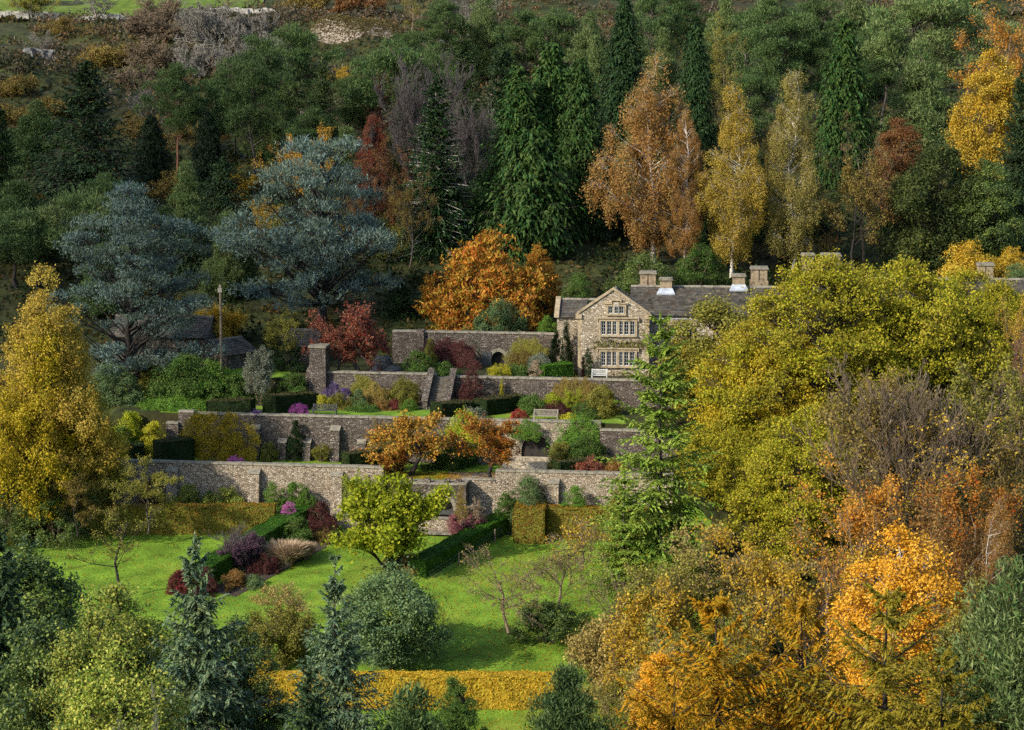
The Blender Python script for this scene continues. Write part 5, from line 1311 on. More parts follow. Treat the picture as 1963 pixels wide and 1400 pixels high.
# ------------------------------------------------------------------ yew hedges on the terraces
H_ = hedge
def hd(label, pxa, Ya, pxb, Yb, wd, pyt_a, pyt_b, leaf='yewhedge', **k):
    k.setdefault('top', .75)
    a, b = G(pxa, Ya), G(pxb, Yb)
    a = (a[0], a[1], a[2]); b = (b[0], b[1], b[2])
    return hedge(label, a, b, wd, z_at(pyt_a, Ya) - a[2], z_at(pyt_b, Yb) - b[2], leaf, **k)
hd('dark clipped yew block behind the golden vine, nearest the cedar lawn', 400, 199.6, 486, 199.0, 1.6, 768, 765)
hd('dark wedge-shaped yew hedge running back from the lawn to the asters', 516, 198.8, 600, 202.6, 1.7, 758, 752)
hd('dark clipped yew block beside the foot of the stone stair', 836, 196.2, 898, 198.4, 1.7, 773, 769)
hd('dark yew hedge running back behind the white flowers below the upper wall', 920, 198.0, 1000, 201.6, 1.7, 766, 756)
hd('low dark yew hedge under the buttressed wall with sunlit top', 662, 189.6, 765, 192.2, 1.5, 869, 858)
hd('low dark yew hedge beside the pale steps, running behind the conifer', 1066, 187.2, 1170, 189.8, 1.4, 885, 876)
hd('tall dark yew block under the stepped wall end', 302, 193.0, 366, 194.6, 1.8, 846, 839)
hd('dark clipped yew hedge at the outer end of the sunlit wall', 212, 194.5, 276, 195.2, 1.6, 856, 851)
# upper terrace planting
S('shrub', 0, 575, 790, 774, 34, 'magenta', 'magenta aster clump in front of the wedge-shaped yew hedge', name='aster_clump', cat='flowers', Y=198.2)
S('shrub', 1, 490, 797, 786, 26, 'violet', 'small violet aster clump at the vine end of the lawn', name='aster_clump', cat='flowers', Y=197.9)
S('shrub', 2, 645, 765, 735, 56, 'violet', 'tall lavender asters under the upper grey wall', name='aster_clump', cat='flowers', Y=203.3)
S('thicketL', 2, 622, 785, 757, 30, 'lemon', 'small yellow-leaved plant behind the dark bench', Y=200.8)
S('shrub', 0, 650, 782, 757, 50, 'olive', 'yellowing olive bush behind the dark garden bench', Y=201.5)
S('shrub', 1, 687, 778, 746, 38, 'rhodoblue', 'rounded grey-green bush in the lawn border', Y=202)
S('shrub', 2, 720, 780, 735, 60, 'brown', 'dull brown-green wall shrub under the upper wall', Y=202.9, depth=.4)
S('shrub', 0, 775, 778, 725, 70, 'olive', 'climbing green and russet shrub against the upper wall by the stair', Y=202.9, depth=.5)
S('shrub', 1, 732, 787, 766, 30, 'copper', 'small orange-brown mound in the lawn border', Y=200.8)
S('shrub', 2, 757, 787, 764, 26, 'crimson', 'small crimson plant in the lawn border', Y=201)
S('shrub', 0, 784, 788, 768, 36, 'brightgreen', 'bright green leafy clump at the foot of the stone stair', Y=200.6)
S('shrub', 1, 700, 788, 776, 50, 'green', 'low green edging plants along the back of the lawn', Y=200.3)
S('shrub', 1, 905, 808, 784, 50, 'white', 'white-flowered clump in front of the yew hedges', Y=196.2, name='white_flowers', cat='flowers')
S('shrub', 2, 993, 806, 785, 36, 'coral', 'coral-red rounded shrub beside the grey teak bench', Y=195.6)
S('shrub', 0, 1020, 790, 757, 60, 'green', 'silvery green border bush behind the teak bench', Y=199)
S('shrub', 1, 1058, 785, 752, 50, 'yellowgreen', 'yellow-flowered border plant behind the teak bench', Y=200)
S('thicketL', 0, 1097, 796, 744, 34, 'yellowgreen', 'tall yellow-green plant beyond the teak bench', Y=198.5)
S('shrub', 2, 1066, 796, 772, 46, 'maroon', 'dull dark-red bush beside the tall yellow-green plant', Y=198)
S('shrubbig', 0, 1155, 802, 738, 80, 'olive', 'large rambling shrub with russet leaves beside the green conifer', Y=198)
S('shrub', 1, 1090, 808, 796, 40, 'lemon', 'low golden edging plant on top of the arched wall', Y=195.2)
S('shrub', 2, 1120, 806, 770, 50, 'green', 'green bush between golden edging and rambling shrub', Y=196.6)
# creepers and bushes on the middle walls
S('shrub', 0, 396, 880, 786, 104, 'vine', 'golden vine covering the end of the buttressed wall', Y=194.7, depth=.16, rz=RZW, name='climbing_vine', cat='climber', z=z_at(880, 195.5))
S('shrub', 1, 446, 884, 790, 96, 'vine', 'golden vine on the wall beside the first buttress', Y=195.0, depth=.16, rz=RZW, name='climbing_vine', cat='climber', z=z_at(884, 196))
S('shrub', 2, 566, 884, 797, 46, 'ivy', 'dark upright evergreen shrub between the wall buttresses', Y=196.2, depth=.5)
S('shrub', 0, 515, 884, 846, 44, 'olive', 'rose bush between two buttresses of the upper wall', Y=195.9, depth=.5)
S('thicketL', 1, 615, 886, 852, 36, 'olive', 'thin bare-stemmed plant between wall buttresses', Y=195.7)
S('shrub', 1, 450, 888, 872, 30, 'pink', 'small pink-flowered plant at the foot of the vine wall', Y=193.6, name='pink_flowers', cat='flowers')
S('shrub', 1, 895, 850, 792, 104, 'yellowgreen', 'bright green creeper hanging over the arched wall', Y=193.6, depth=.3, rz=RZW, name='creeper', cat='climber', z=15.9)
S('shrub', 2, 1012, 842, 804, 52, 'brightgreen', 'green creeper hanging above the dark arch', Y=193.4, depth=.3, rz=RZW, name='creeper', cat='climber', z=16.6)
S('shrub', 0, 1112, 850, 804, 112, 'brightgreen', 'light green creeper sheet beside the dark arch', Y=192.9, depth=.25, rz=RZW, name='creeper', cat='climber', z=15.6)
S('shrubbig', 1, 1120, 884, 836, 86, 'green', 'large-leaved green bush beside the dark arch', Y=191.6)
S('shrub', 0, 1075, 884, 845, 60, 'olive', 'thin grey-green shrub next to the arch opening', Y=191.4)
S('shrubbig', 2, 870, 890, 822, 84, 'green', 'glossy green bush between the two orange trees', Y=193.2)
S('shrub', 1, 845, 898, 850, 60, 'green', 'green bush at the elbow of the first orange tree', Y=192.6)
S('shrub', 2, 1130, 902, 878, 60, 'red', 'russet-red low shrub behind the sunlit parapet', Y=187.0)
S('shrub', 0, 1180, 902, 880, 60, 'copper', 'copper-brown low shrub behind the parapet by the conifer', Y=186.6)
S('persimmon', 0, 785, 912, 784, 175, 'persim', 'orange and gold spreading tree on the gravel terrace', 'dark', 'persimmon_tree', 'tree', Y=189.6, rz=.5)
S('persimmon', 1, 940, 908, 792, 150, 'vermil', 'vermilion tree with crooked dark trunk before the arch', 'dark', 'persimmon_tree', 'tree', Y=187.6, rz=2.0)
S('persimmon', 2, 752, 918, 860, 64, 'vermil', 'low orange sapling tucked under the gold spreading tree', 'dark', 'persimmon_tree', 'tree', Y=188.6)
# shrubs along the foot of the sunlit wall
for (v, px, pyb, pyt, w, leaf, label) in [
    (0, 362, 976, 926, 52, 'rhodo', 'round grey-green bush beside the first buttress of the sunlit wall'),
    (1, 432, 976, 932, 74, 'rhodo', 'wide olive-green bush between the first two buttresses'),
    (2, 401, 978, 935, 30, 'green', 'small green bush squeezed between two wider wall bushes'),
    (2, 524, 974, 924, 44, 'brightgreen', 'upright green bush just beyond the second buttress'),
    (0, 560, 976, 922, 46, 'brightgreen', 'dark green bush, middle of three on the wall near the pink flowers'),
    (1, 585, 978, 928, 46, 'brightgreen', 'round green bush above the pink flowers'),
    (0, 290, 976, 920, 60, 'maroon', 'maroon-leaved bush against the sunlit wall by the first buttress'),
    (1, 615, 1022, 962, 66, 'maroon', 'dark purple clipped ball of a bush below the third buttress'),
    (2, 1105, 962, 920, 52, 'brightgreen', 'grey-green bush behind the stepped russet hedge'),
    (0, 1182, 962, 932, 52, 'olive', 'olive bush at the conifer end of the stepped hedge')]:
    S('shrub', v, px, pyb, pyt, w, leaf, label, Y=184.9 - KS * x_at(px, 188, 12) if pyb < 1000 else None)
S('shrubbig', 1, 1016, 972, 908, 92, 'rhodoblue', 'large blue-green bush in front of the sunlit parapet', Y=185.2)
S('shrub', 0, 972, 975, 934, 40, 'green', 'small dark green bush beside the large blue-green one', Y=185.2)
S('shrub', 1, 884, 990, 925, 34, 'brown', 'brown wisps of climber on the alcove pier', Y=183.2, depth=.4)
S('thicketL', 2, 200, 1000, 880, 130, 'olive', 'loose olive shrub hiding the end of the sunlit wall', Y=187.5)
T('spruce', 2, 40, 186, 810, 90, 'spruceblue', 'pale', 'pale-tipped spruce bough top at the picture edge under the golden birch', 'spruce_tree')
# ------------------------------------------------------------------ lower garden
def hg(label, pa, pb, wd, ha, hb, leaf, **k): return hedge(label, GH(*pa), GH(*pb), wd, ha, hb, leaf, **k)
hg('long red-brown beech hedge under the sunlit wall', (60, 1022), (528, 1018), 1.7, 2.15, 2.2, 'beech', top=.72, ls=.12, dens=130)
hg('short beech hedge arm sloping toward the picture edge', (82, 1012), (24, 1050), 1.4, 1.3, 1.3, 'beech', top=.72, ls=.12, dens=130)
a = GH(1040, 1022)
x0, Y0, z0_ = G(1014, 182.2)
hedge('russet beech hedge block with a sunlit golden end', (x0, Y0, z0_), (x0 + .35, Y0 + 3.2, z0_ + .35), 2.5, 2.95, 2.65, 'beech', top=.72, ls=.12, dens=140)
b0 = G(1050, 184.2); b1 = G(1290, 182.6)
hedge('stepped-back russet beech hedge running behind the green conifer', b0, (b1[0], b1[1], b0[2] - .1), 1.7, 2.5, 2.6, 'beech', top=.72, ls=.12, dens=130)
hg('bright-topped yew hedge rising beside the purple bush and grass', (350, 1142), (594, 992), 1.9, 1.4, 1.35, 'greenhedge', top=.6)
hg('dark yew hedge with wooden fence posts along the lawn', (800, 1106), (968, 1012), 1.6, 1.35, 1.3, 'greenhedge', top=.6)
hedge('tiny dark box hedge at the foot of the alcove steps', G(916, 183.6), G(958, 184.2), 1.0, .8, .8, 'yewhedge')
hg('low golden beech hedge across the bottom lawn', (505, 1352), (1075, 1354), 1.5, 2.2, 2.2, 'beechgold', ls=.13, dens=120)
hg('golden hedge end glimpsed between the dark front conifers', (440, 1340), (520, 1336), 1.5, 2.3, 2.3, 'beechgold', ls=.13, dens=120)
def bed(name, pts, wd):
    mb = MB()
    for (pa, pb) in zip(pts[:-1], pts[1:]):
        A, B = np.array(GH(*pa)), np.array(GH(*pb)); n = 14
        d = unit((B - A)[None, :2])[0]; s = np.array([-d[1], d[0]])
        for k in range(n):
            for m in range(4):
                q = []
                for (uu, vv) in ((k, m), (k + 1, m), (k + 1, m + 1), (k, m + 1)):
                    p = A[:2] + (B - A)[:2] * uu / n + s * wd * (vv / 4 - .5); q.append((p[0], p[1], tz(*p) + .06))
                mb.add(q, [(0, 1, 2, 3)])
    o = mb.build(name, [M_soil]); o['kind'] = 'structure'
bed('flower_bed_soil', [(425, 1140), (660, 1010)], 2.6)
S('shrub', 0, 568, 1042, 988, 56, 'green', 'green rounded bush behind the feathery grass')
S('fan', 1, 466, 1092, 1012, 86, 'purple', 'purple twiggy bare bush on the border', 'purple', 'bare_shrub')
S('thicketL', 1, 466, 1094, 1024, 80, 'purple', 'mauve-leaved bush entangled with the purple twigs', 'purple')
S('tuss', 0, 548, 1085, 1024, 92, 'straw', 'feathery buff ornamental grass clump on the border', name='grass_clump', cat='ornamental grass')
S('tuss', 1, 585, 1072, 1030, 50, 'straw', 'smaller buff grass tuft beside the feathery clump', name='grass_clump', cat='ornamental grass')
S('shrub', 1, 452, 1124, 1090, 50, 'copper', 'low rusty-orange plant at the end of the border')
S('shrub', 2, 510, 1098, 1062, 50, 'maroon', 'dark low plant between grass clump and purple bush')
S('shrub', 2, 625, 1040, 1018, 40, 'brown', 'faded brown plant at the top of the border')
S('shrub', 0, 640, 1026, 1008, 50, 'green', 'low green plant at the lawn edge below the purple ball bush')
S('shrub', 0, 352, 1140, 1090, 60, 'crimson', 'crimson maple bush below the bright-topped yew hedge', name='maple_bush')
S('shrub', 1, 396, 1140, 1086, 50, 'maroon', 'dark purple bush beside the crimson maple', name='shrub')
S('shrub', 2, 552, 986, 963, 44, 'pink', 'pink nerine flowers at the end of the red-brown hedge', name='pink_flowers', cat='flowers', Y=185.0)
S('shrub', 1, 488, 1125, 1100, 40, 'rhodoblue', 'low grey-green plant at the lawn edge')
T('tulip', 2, 750, 175.5, 922, 172, 'yellowgreen', 'dark', 'pale yellow-green young tree on the lawn before the alcove', 'tulip_tree', pyb=1088)
S('thicketL', 0, 892, 1034, 985, 66, 'pinkstem', 'rosy-stemmed feathery shrub beside the lawn hedge', 'purple')
S('thicketL', 1, 905, 1002, 955, 50, 'straw', 'buff wispy shrub by the low alcove pier', Y=183.2)
S('shrub', 0, 780, 1092, 1066, 80, 'tan', 'pale tan plant at the foot of the yellow-green tree')
mb = MB(); t = thing('low_wall', 'low rubble wall below the alcove behind the yellow-green tree', 'garden wall', GH(640, 1012), RZW)
mb.box(0, 10.5, 0, .5, -.3, .95); mb.build('wall_body', [M_lit], t); mb = MB(); mb.box(-.05, 10.55, -.06, .56, .953, 1.07); mb.build('coping', [M_coping], t)
T('sparse', 2, 228, 170, 965, 175, 'olive', 'dark', 'spreading bare apple tree on the side lawn', 'apple_tree', pyb=1112)
T('sparseL', 1, 285, 181, 880, 130, 'olive', 'grey', 'airy olive-leaved tree in front of the long beech hedge', 'tree', pyb=1020)
T('sparseL', 2, 150, 180, 910, 120, 'brown', 'dark', 'dull brown-green bush tree at the shaded end of the hedge', 'tree', pyb=1025)
T('orchard', 0, 975, 160, 1052, 160, 'tan', 'twig', 'half-bare apple tree leaning over the lower lawn', 'apple_tree', pyb=1210)
T('orchard', 1, 1075, 164, 1036, 170, 'olive', 'twig', 'half-bare orchard tree close to the tall green conifer', 'apple_tree', pyb=1190)
T('orchard', 2, 1115, 172, 1000, 160, 'gold', 'twig', 'sparse golden orchard tree under the stepped hedge', 'apple_tree', pyb=1090)
T('orchard', 0, 1180, 160, 1080, 150, 'olive', 'twig', 'straggling lichen-grey orchard tree below the conifer boughs', 'apple_tree')
S('thicketL', 2, 1052, 1235, 1158, 130, 'holly', 'low dark weeping bush on the sunlit lawn', 'dark')
S('orchard', 1, 838, 1262, 1108, 70, 'gold', 'slim yellow-leaved sapling with pale stem beside the dark round tree', 'grey', 'sapling', 'tree')
# ------------------------------------------------------------------ bright conifer, olive tree, limes
T('hemlock', 0, 1262, 174, 598, 215, 'hemlock', 'grey', 'tall bright green conifer in front of the manor house', 'conifer_tree', rz=.7, pyb=1060)
T('hemlock', 1, 1195, 171, 900, 140, 'hemlock', 'grey', 'lower green conifer skirt spreading over the lawn corner', 'conifer_tree')
T('dome', 0, 1372, 199, 566, 215, 'olive', 'dark', 'rounded olive-yellow tree before the slate roof', 'tree')
T('dome', 2, 1310, 200, 640, 110, 'limegold', 'dark', 'small golden tree between the conifer and the house', 'tree')
T('lime', 0, 1580, 188, 480, 400, 'lime', 'grey', 'huge yellow-green lime hiding the middle of the house', 'lime_tree')
T('lime', 1, 1725, 192, 486, 380, 'lime', 'grey', 'big yellow-green lime in front of the far roof', 'lime_tree')
T('lime', 1, 1480, 191, 590, 330, 'limegold', 'grey', 'golden lime sweeping down beside the bright conifer', 'lime_tree')
T('lime', 0, 1410, 187, 790, 290, 'lime', 'grey', 'lowest golden-green lime skirting the lawn corner', 'lime_tree')
T('lime', 0, 1860, 196, 515, 280, 'lime', 'grey', 'darker olive lime below the farthest chimney', 'lime_tree')
T('lime', 1, 1560, 173, 770, 360, 'lime', 'grey', 'deep olive lime crown above the bare brown thicket', 'lime_tree')
T('spruce', 0, 1610, 172, 800, 120, 'pinelight', 'grey', 'young green spruce half hidden between lime and bare trees', 'spruce_tree')
T('sparseL', 0, 1955, 186, 560, 110, 'gold', 'twig', 'golden tree at the picture edge beside the olive lime', 'tree')
T('sparse', 1, 1940, 176, 628, 150, 'red', 'purple', 'red-leaved cherry reaching in beside the olive lime', 'cherry_tree')
# ------------------------------------------------------------------ bare and orange wood at lower right
T('fan', 0, 1735, 165, 690, 322, 'brown', 'twig', 'brown leafless vase-shaped tree below the big lime', 'bare_tree')
T('sparseL', 2, 1700, 163, 720, 336, 'brown', 'twig', 'thin brown-leaved tree tangled with the vase-shaped one', 'tree')
T('sparseL', 0, 1870, 166, 690, 308, 'olive', 'twig', 'olive-brown half-bare tree under the red cherry', 'tree')
T('sparseL', 1, 1925, 160, 800, 266, 'brown', 'twig', 'brown twiggy tree crowding the picture edge', 'tree')
T('sparse', 0, 1810, 160, 780, 336, 'gold', 'twig', 'sparsely gold-leaved tree in the bare wood', 'tree')
T('sparseL', 2, 1850, 154, 905, 266, 'vermil', 'twig', 'red-orange oak in the middle of the bare wood', 'oak_tree')
T('sparseL', 1, 1690, 155, 880, 294, 'orange', 'twig', 'orange-leaved open tree under the vase-shaped bare tree', 'tree')
T('sparse', 2, 1620, 152, 930, 237, 'orange', 'twig', 'loosely orange twiggy tree beside the deep olive lime', 'tree')
T('birch', 1, 1903, 146, 935, 130, 'copper', 'pale', 'thin brown birch with white stem in the bare wood', 'birch_tree')
T('sparseL', 0, 1800, 148, 960, 251, 'copper', 'twig', 'coppery open tree between white birch and orange maple', 'tree')
T('dome', 1, 1712, 140, 1000, 250, 'amber', 'pale', 'brilliant orange-gold maple with pale forked stems', 'maple_tree')
T('sparseL', 1, 1400, 158, 1020, 308, 'tan', 'twig', 'grey-gold thin tree at the lawn side of the bare wood', 'tree')
T('sparseL', 2, 1300, 154, 1070, 294, 'olive', 'twig', 'olive-leaved twiggy tree edging the lower lawn', 'tree')
T('sparseL', 0, 1500, 150, 1030, 294, 'gold', 'twig', 'golden twiggy tree above the orange larches', 'tree')
T('sparse', 1, 1590, 146, 1050, 266, 'orange', 'purple', 'bare purplish tree with few orange leaves behind the larches', 'bare_tree')
T('thicketL', 1, 1240, 150, 1130, 190, 'gold', 'twig', 'yellow-leaved scrub bush at the lawn corner', 'scrub_bush', 'shrub')
T('thicketL', 2, 1180, 152, 1190, 190, 'tan', 'twig', 'buff scrub bush above the golden bottom hedge', 'scrub_bush', 'shrub')
T('thicketL', 0, 1330, 142, 1180, 220, 'olive', 'twig', 'olive scrub behind the orange larch', 'scrub_bush', 'shrub')
T('sparseL', 2, 1260, 136, 1230, 190, 'tan', 'twig', 'buff twiggy tree beside the blue-green pine', 'tree')
T('dome', 0, 1260, 128, 1240, 150, 'amber', 'twig', 'small orange beech beside the blue-green pine', 'beech_tree')
T('sparseL', 0, 1190, 126, 1300, 170, 'olive', 'twig', 'yellow-green bush at the bottom edge of the bare wood', 'tree')
T('dome', 2, 1530, 124, 1320, 280, 'amber', 'twig', 'glowing orange maple low behind the larches', 'maple_tree')
T('dome', 1, 1650, 124, 1340, 280, 'amber', 'twig', 'orange maple at the bottom edge between larches', 'maple_tree')
T('sparseL', 1, 1840, 132, 1130, 280, 'olive', 'twig', 'olive-brown tree behind the green corner pine', 'tree')
T('larch', 0, 1690, 116, 1128, 560, 'larchgreen', 'dark', 'dark-limbed larch with level greenish boughs', 'larch_tree', rz=.3)
T('larch', 1, 1370, 118, 1150, 520, 'larch', 'dark', 'orange larch leaning beside the buff twiggy trees', 'larch_tree')
T('larch', 0, 1530, 120, 1150, 440, 'larch', 'dark', 'golden larch with curved dark trunk between two larches', 'larch_tree', rz=2.4)
T('larch', 1, 1290, 114, 1290, 400, 'larch', 'dark', 'low orange larch at the bottom edge', 'larch_tree', rz=4)
T('larch', 0, 1800, 110, 1250, 420, 'larchgreen', 'dark', 'shaded larch in front of the green corner pine', 'larch_tree', rz=5)
T('pinefull', 1, 1935, 112, 1058, 420, 'pinelight', 'dark', 'dense green pine in the lower corner', 'pine_tree')
# ------------------------------------------------------------------ dark trees along the bottom
T('weep', 2, 92, 186, 498, 290, 'birchgold', 'dark', 'large golden-yellow birch by the picture edge', 'birch_tree')
T('weep', 0, 90, 184, 600, 285, 'limegold', 'dark', 'fuller golden lower crown beside the large birch', 'birch_tree')
S('shrubbig', 1, 110, 1000, 880, 130, 'holly', 'dark shrub under the golden birch', Y=182)
S('shrubbig', 2, 20, 1010, 900, 100, 'holly', 'dark evergreen bush at the picture edge behind the short hedge arm', Y=182)
T('dome', 0, 60, 124, 1040, 300, 'holly', 'dark', 'dark holly tree with glossy leaves at the bottom corner', 'holly_tree')
T('spruceN', 2, 15, 118, 1000, 380, 'spruce', 'dark', 'dark spruce boughs at the picture edge over the holly', 'spruce_tree')
T('dome', 1, 95, 114, 1180, 300, 'holly', 'dark', 'shadowy evergreen below the holly at the bottom corner', 'evergreen_tree')
T('dome', 1, 240, 116, 1105, 270, 'rhodo', 'dark', 'yellow-green glossy rhododendron above the front spruce', 'rhododendron')
T('dome', 2, 185, 112, 1160, 220, 'rhodo', 'dark', 'rhododendron shoulder beside the dark holly', 'rhododendron')
T('dome', 2, 230, 105, 1250, 280, 'rhodo', 'dark', 'sunlit rhododendron at the bottom between holly and spruce', 'rhododendron')
T('spruceN', 0, 385, 112, 1022, 380, 'spruceblue', 'grey', 'front spruce with tall bare leader over the lawn', 'spruce_tree', rz=1.0)
T('dome', 2, 460, 120, 1170, 170, 'holly', 'dark', 'dark green tree tucked behind the front spruce', 'tree')
T('sparseL', 2, 545, 160, 1120, 150, 'tan', 'purple', 'purple-topped tan bush between the two front spruces', 'tree')
T('thicketL', 0, 530, 157, 1170, 150, 'olive', 'twig', 'gold-leaved bush below the purple-topped one', 'shrub', 'shrub')
T('spruceN', 1, 648, 112, 1062, 290, 'spruceblue', 'grey', 'second front spruce beside the dark round tree', 'spruce_tree')
T('dome', 1, 752, 157, 1082, 215, 'rhodoblue', 'dark', 'dark round-crowned evergreen tree on the lower lawn', 'evergreen_tree')
T('pinefull', 2, 1085, 110, 1248, 280, 'pine', 'dark', 'blue-green young pine before the golden bottom hedge', 'pine_tree')
T('pinefull', 0, 790, 106, 1318, 330, 'pine', 'dark', 'low pine tops at the bottom edge', 'pine_tree')
T('dome', 0, 872, 124, 1290, 105, 'green', 'dark', 'green bush tree in front of the golden bottom hedge', 'tree')
T('spruceN', 2, 600, 104, 1270, 330, 'spruce', 'dark', 'dark spruce crowns at the bottom below the second front spruce', 'spruce_tree')
T('thicket', 0, 270, 100, 1340, 130, 'tan', 'ash', 'pinkish bare twigs at the bottom edge', 'bare_shrub', 'shrub')
# ------------------------------------------------------------------ ground cover
rg = np.random.default_rng(77)
n = 90000
gx = rg.uniform(-120, 120, n); gy = 215 + 215 * rg.random(n) ** 1.3
keep = ~((gx > 2) & (gx < 52) & (gy < 228)) & ~((np.abs(gx) < 22) & (gy < 217))
gx, gy = gx[keep], gy[keep]; n = len(gx)
gz = terrain(gx, gy)
mb = MB(); sz = rg.uniform(.35, .9, n) * (1 + (gy - 215) / 400)
pa = noise2(gx * 2.3, gy * 2.1) * .22 + .5
mb.leaves(np.stack([gx, gy, gz + sz * .25 * rg.random(n)], 1), unit(rdir(rg, n) + .5 * UP), unit(rdir(rg, n) + .5 * UP), sz, sz * .5, np.clip(pa * .6 + .4 * rg.random(n), 0, 1))
pal('under', '1c2412', '28301a', '343620', '423e28', '4c422c', '283014', '36381a', '48401e', '5a4822', '2c3216', '3f3a1c', '54421e', '6a4a22')
o = mb.build('undergrowth', [LEAF['under']]); o['kind'] = 'stuff'
n = 70000
gx = np.where(rg.random(n) < .7, rg.uniform(12, 60, n), rg.uniform(-80, -46, n)); gy = rg.uniform(104, 205, n)
gz = terrain(gx, gy); sz = rg.uniform(.2, .6, n)
mb = MB(); mb.leaves(np.stack([gx, gy, gz + sz * .3 * rg.random(n)], 1), unit(rdir(rg, n) + .5 * UP), unit(rdir(rg, n) + .5 * UP), sz, sz * .5, rg.random(n))
o = mb.build('leafy_ground_cover', [LEAF['under']]); o['kind'] = 'stuff'
# fallen leaves on the lawns, the gravel and under the orange trees
n = 30000
gx = rg.uniform(-40, 14, n); gy = rg.uniform(142, 184, n)
wgt = np.exp(-((gx - 6) / 9) ** 2) * .8 + .25
k = rg.random(n) < wgt; gx, gy = gx[k], gy[k]
m = 3500; a = rg.random(m) * 6.283; r = np.sqrt(rg.random(m))
cx_ = np.where(rg.random(m) < .5, x_at(800, 189, 14), x_at(930, 188, 14))
ex, ey = cx_ + np.cos(a) * r * 4.2, 188.8 + np.sin(a) * r * 2.4
kk = (ey + KS * ex > C1 + .65); ex, ey = ex[kk], ey[kk]
gx = np.concatenate([gx, ex]); gy = np.concatenate([gy, ey]); n = len(gx)
mb = MB(); s = rg.uniform(.09, .19, n)
mb.leaves(np.stack([gx, gy, terrain(gx, gy) + .06], 1), rdir(rg, n) * [1, 1, .15], UP + rdir(rg, n) * .35, s, s * .75, rg.random(n))
pal('fallen', '7a5414', 'a8801c', 'b89a2c', '8a5018')
o = mb.build('fallen_leaves', [LEAF['fallen']]); o['kind'] = 'stuff'
# lawn blades: short tufts that break up the mown surface
n = 60000
gx = rg.uniform(-40, 15, n); gy = rg.uniform(141, 184.5, n)
mb = MB(); s = rg.uniform(.05, .12, n)
mb.leaves(np.stack([gx, gy, terrain(gx, gy) + .06], 1), rdir(rg, n) * .6 + UP, rdir(rg, n), s, s * .35, rg.random(n))
pal('blade', '4a6218', '608022', '7a9a2e', '586c22', '6e822c', '546f22', '6a882c', '648620', '80a02c', '5c7d22', '789636', '588c16', '74a424', trans=.4)
o = mb.build('grass_blades', [LEAF['blade']]); o['kind'] = 'stuff'
# ------------------------------------------------------------------ scrub on the open hillside and understorey in the wood: masses nobody could count
def clumps(name, pts, rad, hgt, col, leaf, per, ls, seed, asp=.55, up=.5):
    rg = np.random.default_rng(seed)
    n = len(pts) * per; i = np.repeat(np.arange(len(pts)), per)
    d = rdir(rg, n); d[:, 2] = np.abs(d[:, 2])
    q = rg.random(n) ** .35 * (1 + .3 * np.sin(d[:, 0] * 5 + i) * np.cos(d[:, 1] * 6 + i * 2))
    C = pts[i] + d * q[:, None] * np.stack([rad[i], rad[i], hgt[i]], 1)
    Nn = unit(rdir(rg, n) + up * UP + .3 * d)
    D = unit(np.cross(Nn, rdir(rg, n)) + .3 * UP)
    l = ls * rg.uniform(.6, 1.3, n) * np.sqrt(rad[i])
    mb = MB(); mb.leaves(C, D, Nn, l, l * asp, np.clip(col[i] + rg.normal(0, .13, n), 0, 1))
    o = mb.build(name, [LEAF[leaf]]); o['kind'] = 'stuff'
rg = np.random.default_rng(31)
m = 1700
x = rg.uniform(-85, 20, m); y = 300 + 128 * rg.random(m) ** .8
x[900:] = rg.uniform(-46, 105, m - 900); y[900:] = rg.uniform(385, 480, m - 900); kk = ~((np.abs(x + 26) < 10) & (y > 372) & (y < 403)); x, y = x[kk], y[kk]; m = len(x); z = terrain(x, y)
rad = rg.uniform(.8, 2.6, m); col = np.clip(.5 + .25 * noise2(x * 1.7, y * 1.3) + rg.normal(0, .15, m), 0, 1)
pal('scrub', '20281a', '30341f', '403c2a', '4e4434', '584a3a', '665e54', '343a20', '4c4428', '5c4a34', '6e5030', '6a5c4c', trans=.15, gloss=.1)
clumps('hillside_scrub', np.stack([x, y, z - .2], 1), rad, rad * rg.uniform(.6, 1.2, m), col, 'scrub', 110, .42, 5, .4)
m = 1000
x = rg.uniform(-75, 75, m); y = 219 + 95 * rg.random(m) ** 1.1
k = ~((x > 2) & (x < 52) & (y < 227)) & ~((x < -14) & (x > -40) & (y < 221))
x, y = x[k], y[k]; m = len(x); z = terrain(x, y)
rad = rg.uniform(.8, 2.2, m); col = np.clip(.4 + .25 * noise2(x * 2.7 + 4, y * 1.9) + rg.normal(0, .18, m), 0, 1)
pal('storey', '14200f', '1e2e14', '2e3e1a', '44481e', '5c4c20', '6a4a22', trans=.2, gloss=.2)
clumps('woodland_understorey', np.stack([x, y, z - .2], 1), rad, rad * rg.uniform(.8, 1.5, m), col, 'storey', 110, .34, 6)
m = 420
x = np.where(rg.random(m) < .8, rg.uniform(17, 62, m), rg.uniform(-66, -44, m)); y = rg.uniform(122, 204, m); z = terrain(x, y)
rad = rg.uniform(.7, 1.8, m); col = np.clip(.55 + .25 * noise2(x * 2.7, y * 2.9) + rg.normal(0, .18, m), 0, 1)
clumps('lower_wood_understorey', np.stack([x, y, z - .2], 1), rad, rad * rg.uniform(.8, 1.5, m), col, 'storey', 170, .26, 7)
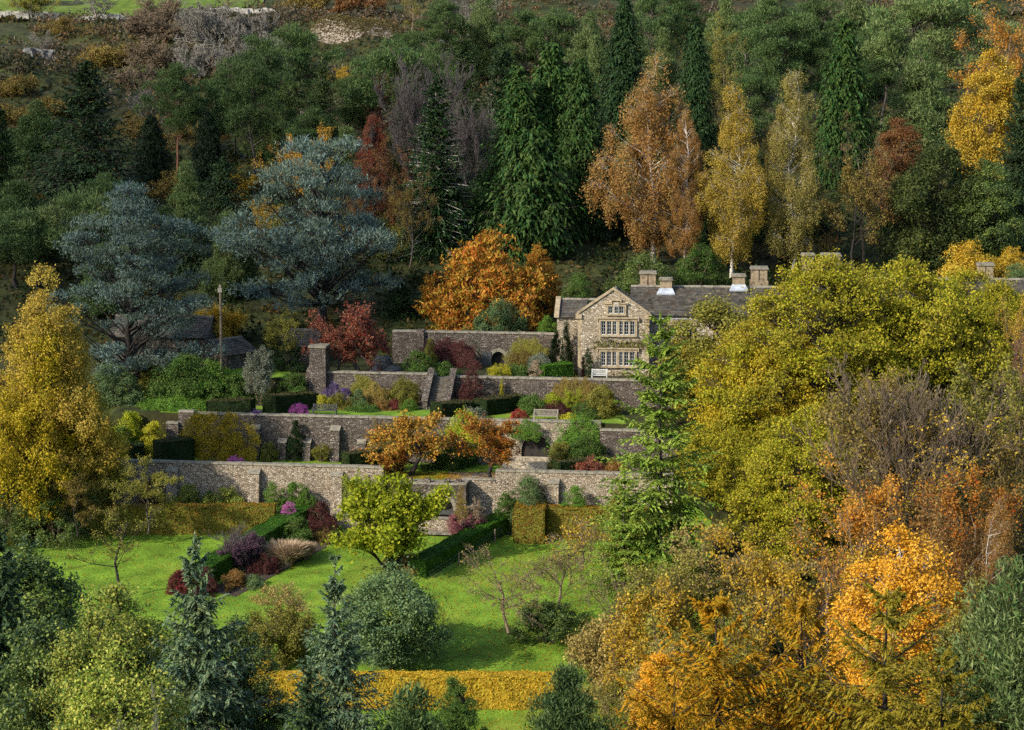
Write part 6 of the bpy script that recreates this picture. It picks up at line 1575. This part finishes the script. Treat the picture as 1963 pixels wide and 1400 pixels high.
# more of the wood: the closed stands that cover the slope
T = tree
for i, (px, Y, pyt, w) in enumerate([(215, 246, 330, 130), (360, 250, 300, 120), (430, 262, 300, 120), (455, 290, 180, 110), (530, 285, 150, 110), (535, 262, 300, 110), (600, 270, 200, 110), (665, 268, 230, 120), (110, 270, 300, 130), (-20, 300, 250, 130), (260, 236, 420, 120), (370, 238, 400, 130)]):
    T(('pine', 'pinefull', 'spruce')[i % 3], (i // 3) % 3, px, Y, pyt, w, ('pine', 'spruce', 'pinelight')[(i * 5) % 3], 'grey', 'green conifer crowded among the pines and cedars on the shaded slope', 'conifer_tree', 'tree', 'conifers crowded on the shaded slope')
for i, (px, Y, pyt, w) in enumerate([(455, 268, 330, 130), (520, 256, 420, 110), (330, 262, 330, 110), (660, 258, 380, 130), (740, 246, 420, 110), (560, 290, 260, 120)]):
    T(('sparseL', 'dome')[i % 2], i % 3, px, Y, pyt, w, ('gold', 'olive', 'brown')[i % 3], 'dark', 'yellow-brown broadleaf tree showing through gaps between the dark conifers', 'tree', 'tree', 'broadleaf trees in the gaps of the conifer wood')


# an unseen cloud added sunward of the upper wood: its shade lies over the cedars and the slope behind them
def cloud(label, gx, gy, gz, t_, sx, sy, sz, dens, seed):
    rg = np.random.default_rng(seed)
    c = Vector((gx, gy, gz)) + sun_vec * t_
    nu, nv = 48, 24
    V = []
    ph = rg.uniform(0, 6.28, 6)
    for j in range(nv + 1):
        th = math.pi * j / nv
        for i in range(nu):
            a = 2 * math.pi * i / nu
            d = (math.sin(th) * math.cos(a), math.sin(th) * math.sin(a), math.cos(th))
            b = 1 + .12 * math.sin(5 * d[0] + ph[0]) * math.cos(4 * d[1] + ph[1]) + .09 * math.sin(9 * d[1] + ph[2] + 4 * d[2]) + .06 * math.sin(14 * d[0] + 11 * d[2] + ph[3])
            if d[2] < 0: b *= 1 - .25 * -d[2]
            V.append((d[0] * sx * b, d[1] * sy * b, d[2] * sz * b))
    mb = MB(); mb.add(V, [(j * nu + i, (j + 1) * nu + i, (j + 1) * nu + (i + 1) % nu, j * nu + (i + 1) % nu) for j in range(nv) for i in range(nu)], smooth=True)
    m, nt, out = newmat('cloud_vapour')
    pv = N(nt, 'ShaderNodeVolumePrincipled'); pv.inputs['Color'].default_value = (.95, .95, .95, 1); pv.inputs['Density'].default_value = dens
    nt.links.new(pv.outputs[0], out.inputs['Volume'])
    o = mb.build('cloud', [m]); o.location = c
    tag(o, label, None, None, 'stuff')
cloud('thin unseen cloud added to shade the upper wood', -47, 286, 28, 700, 44, 92, 22, .015, 8)
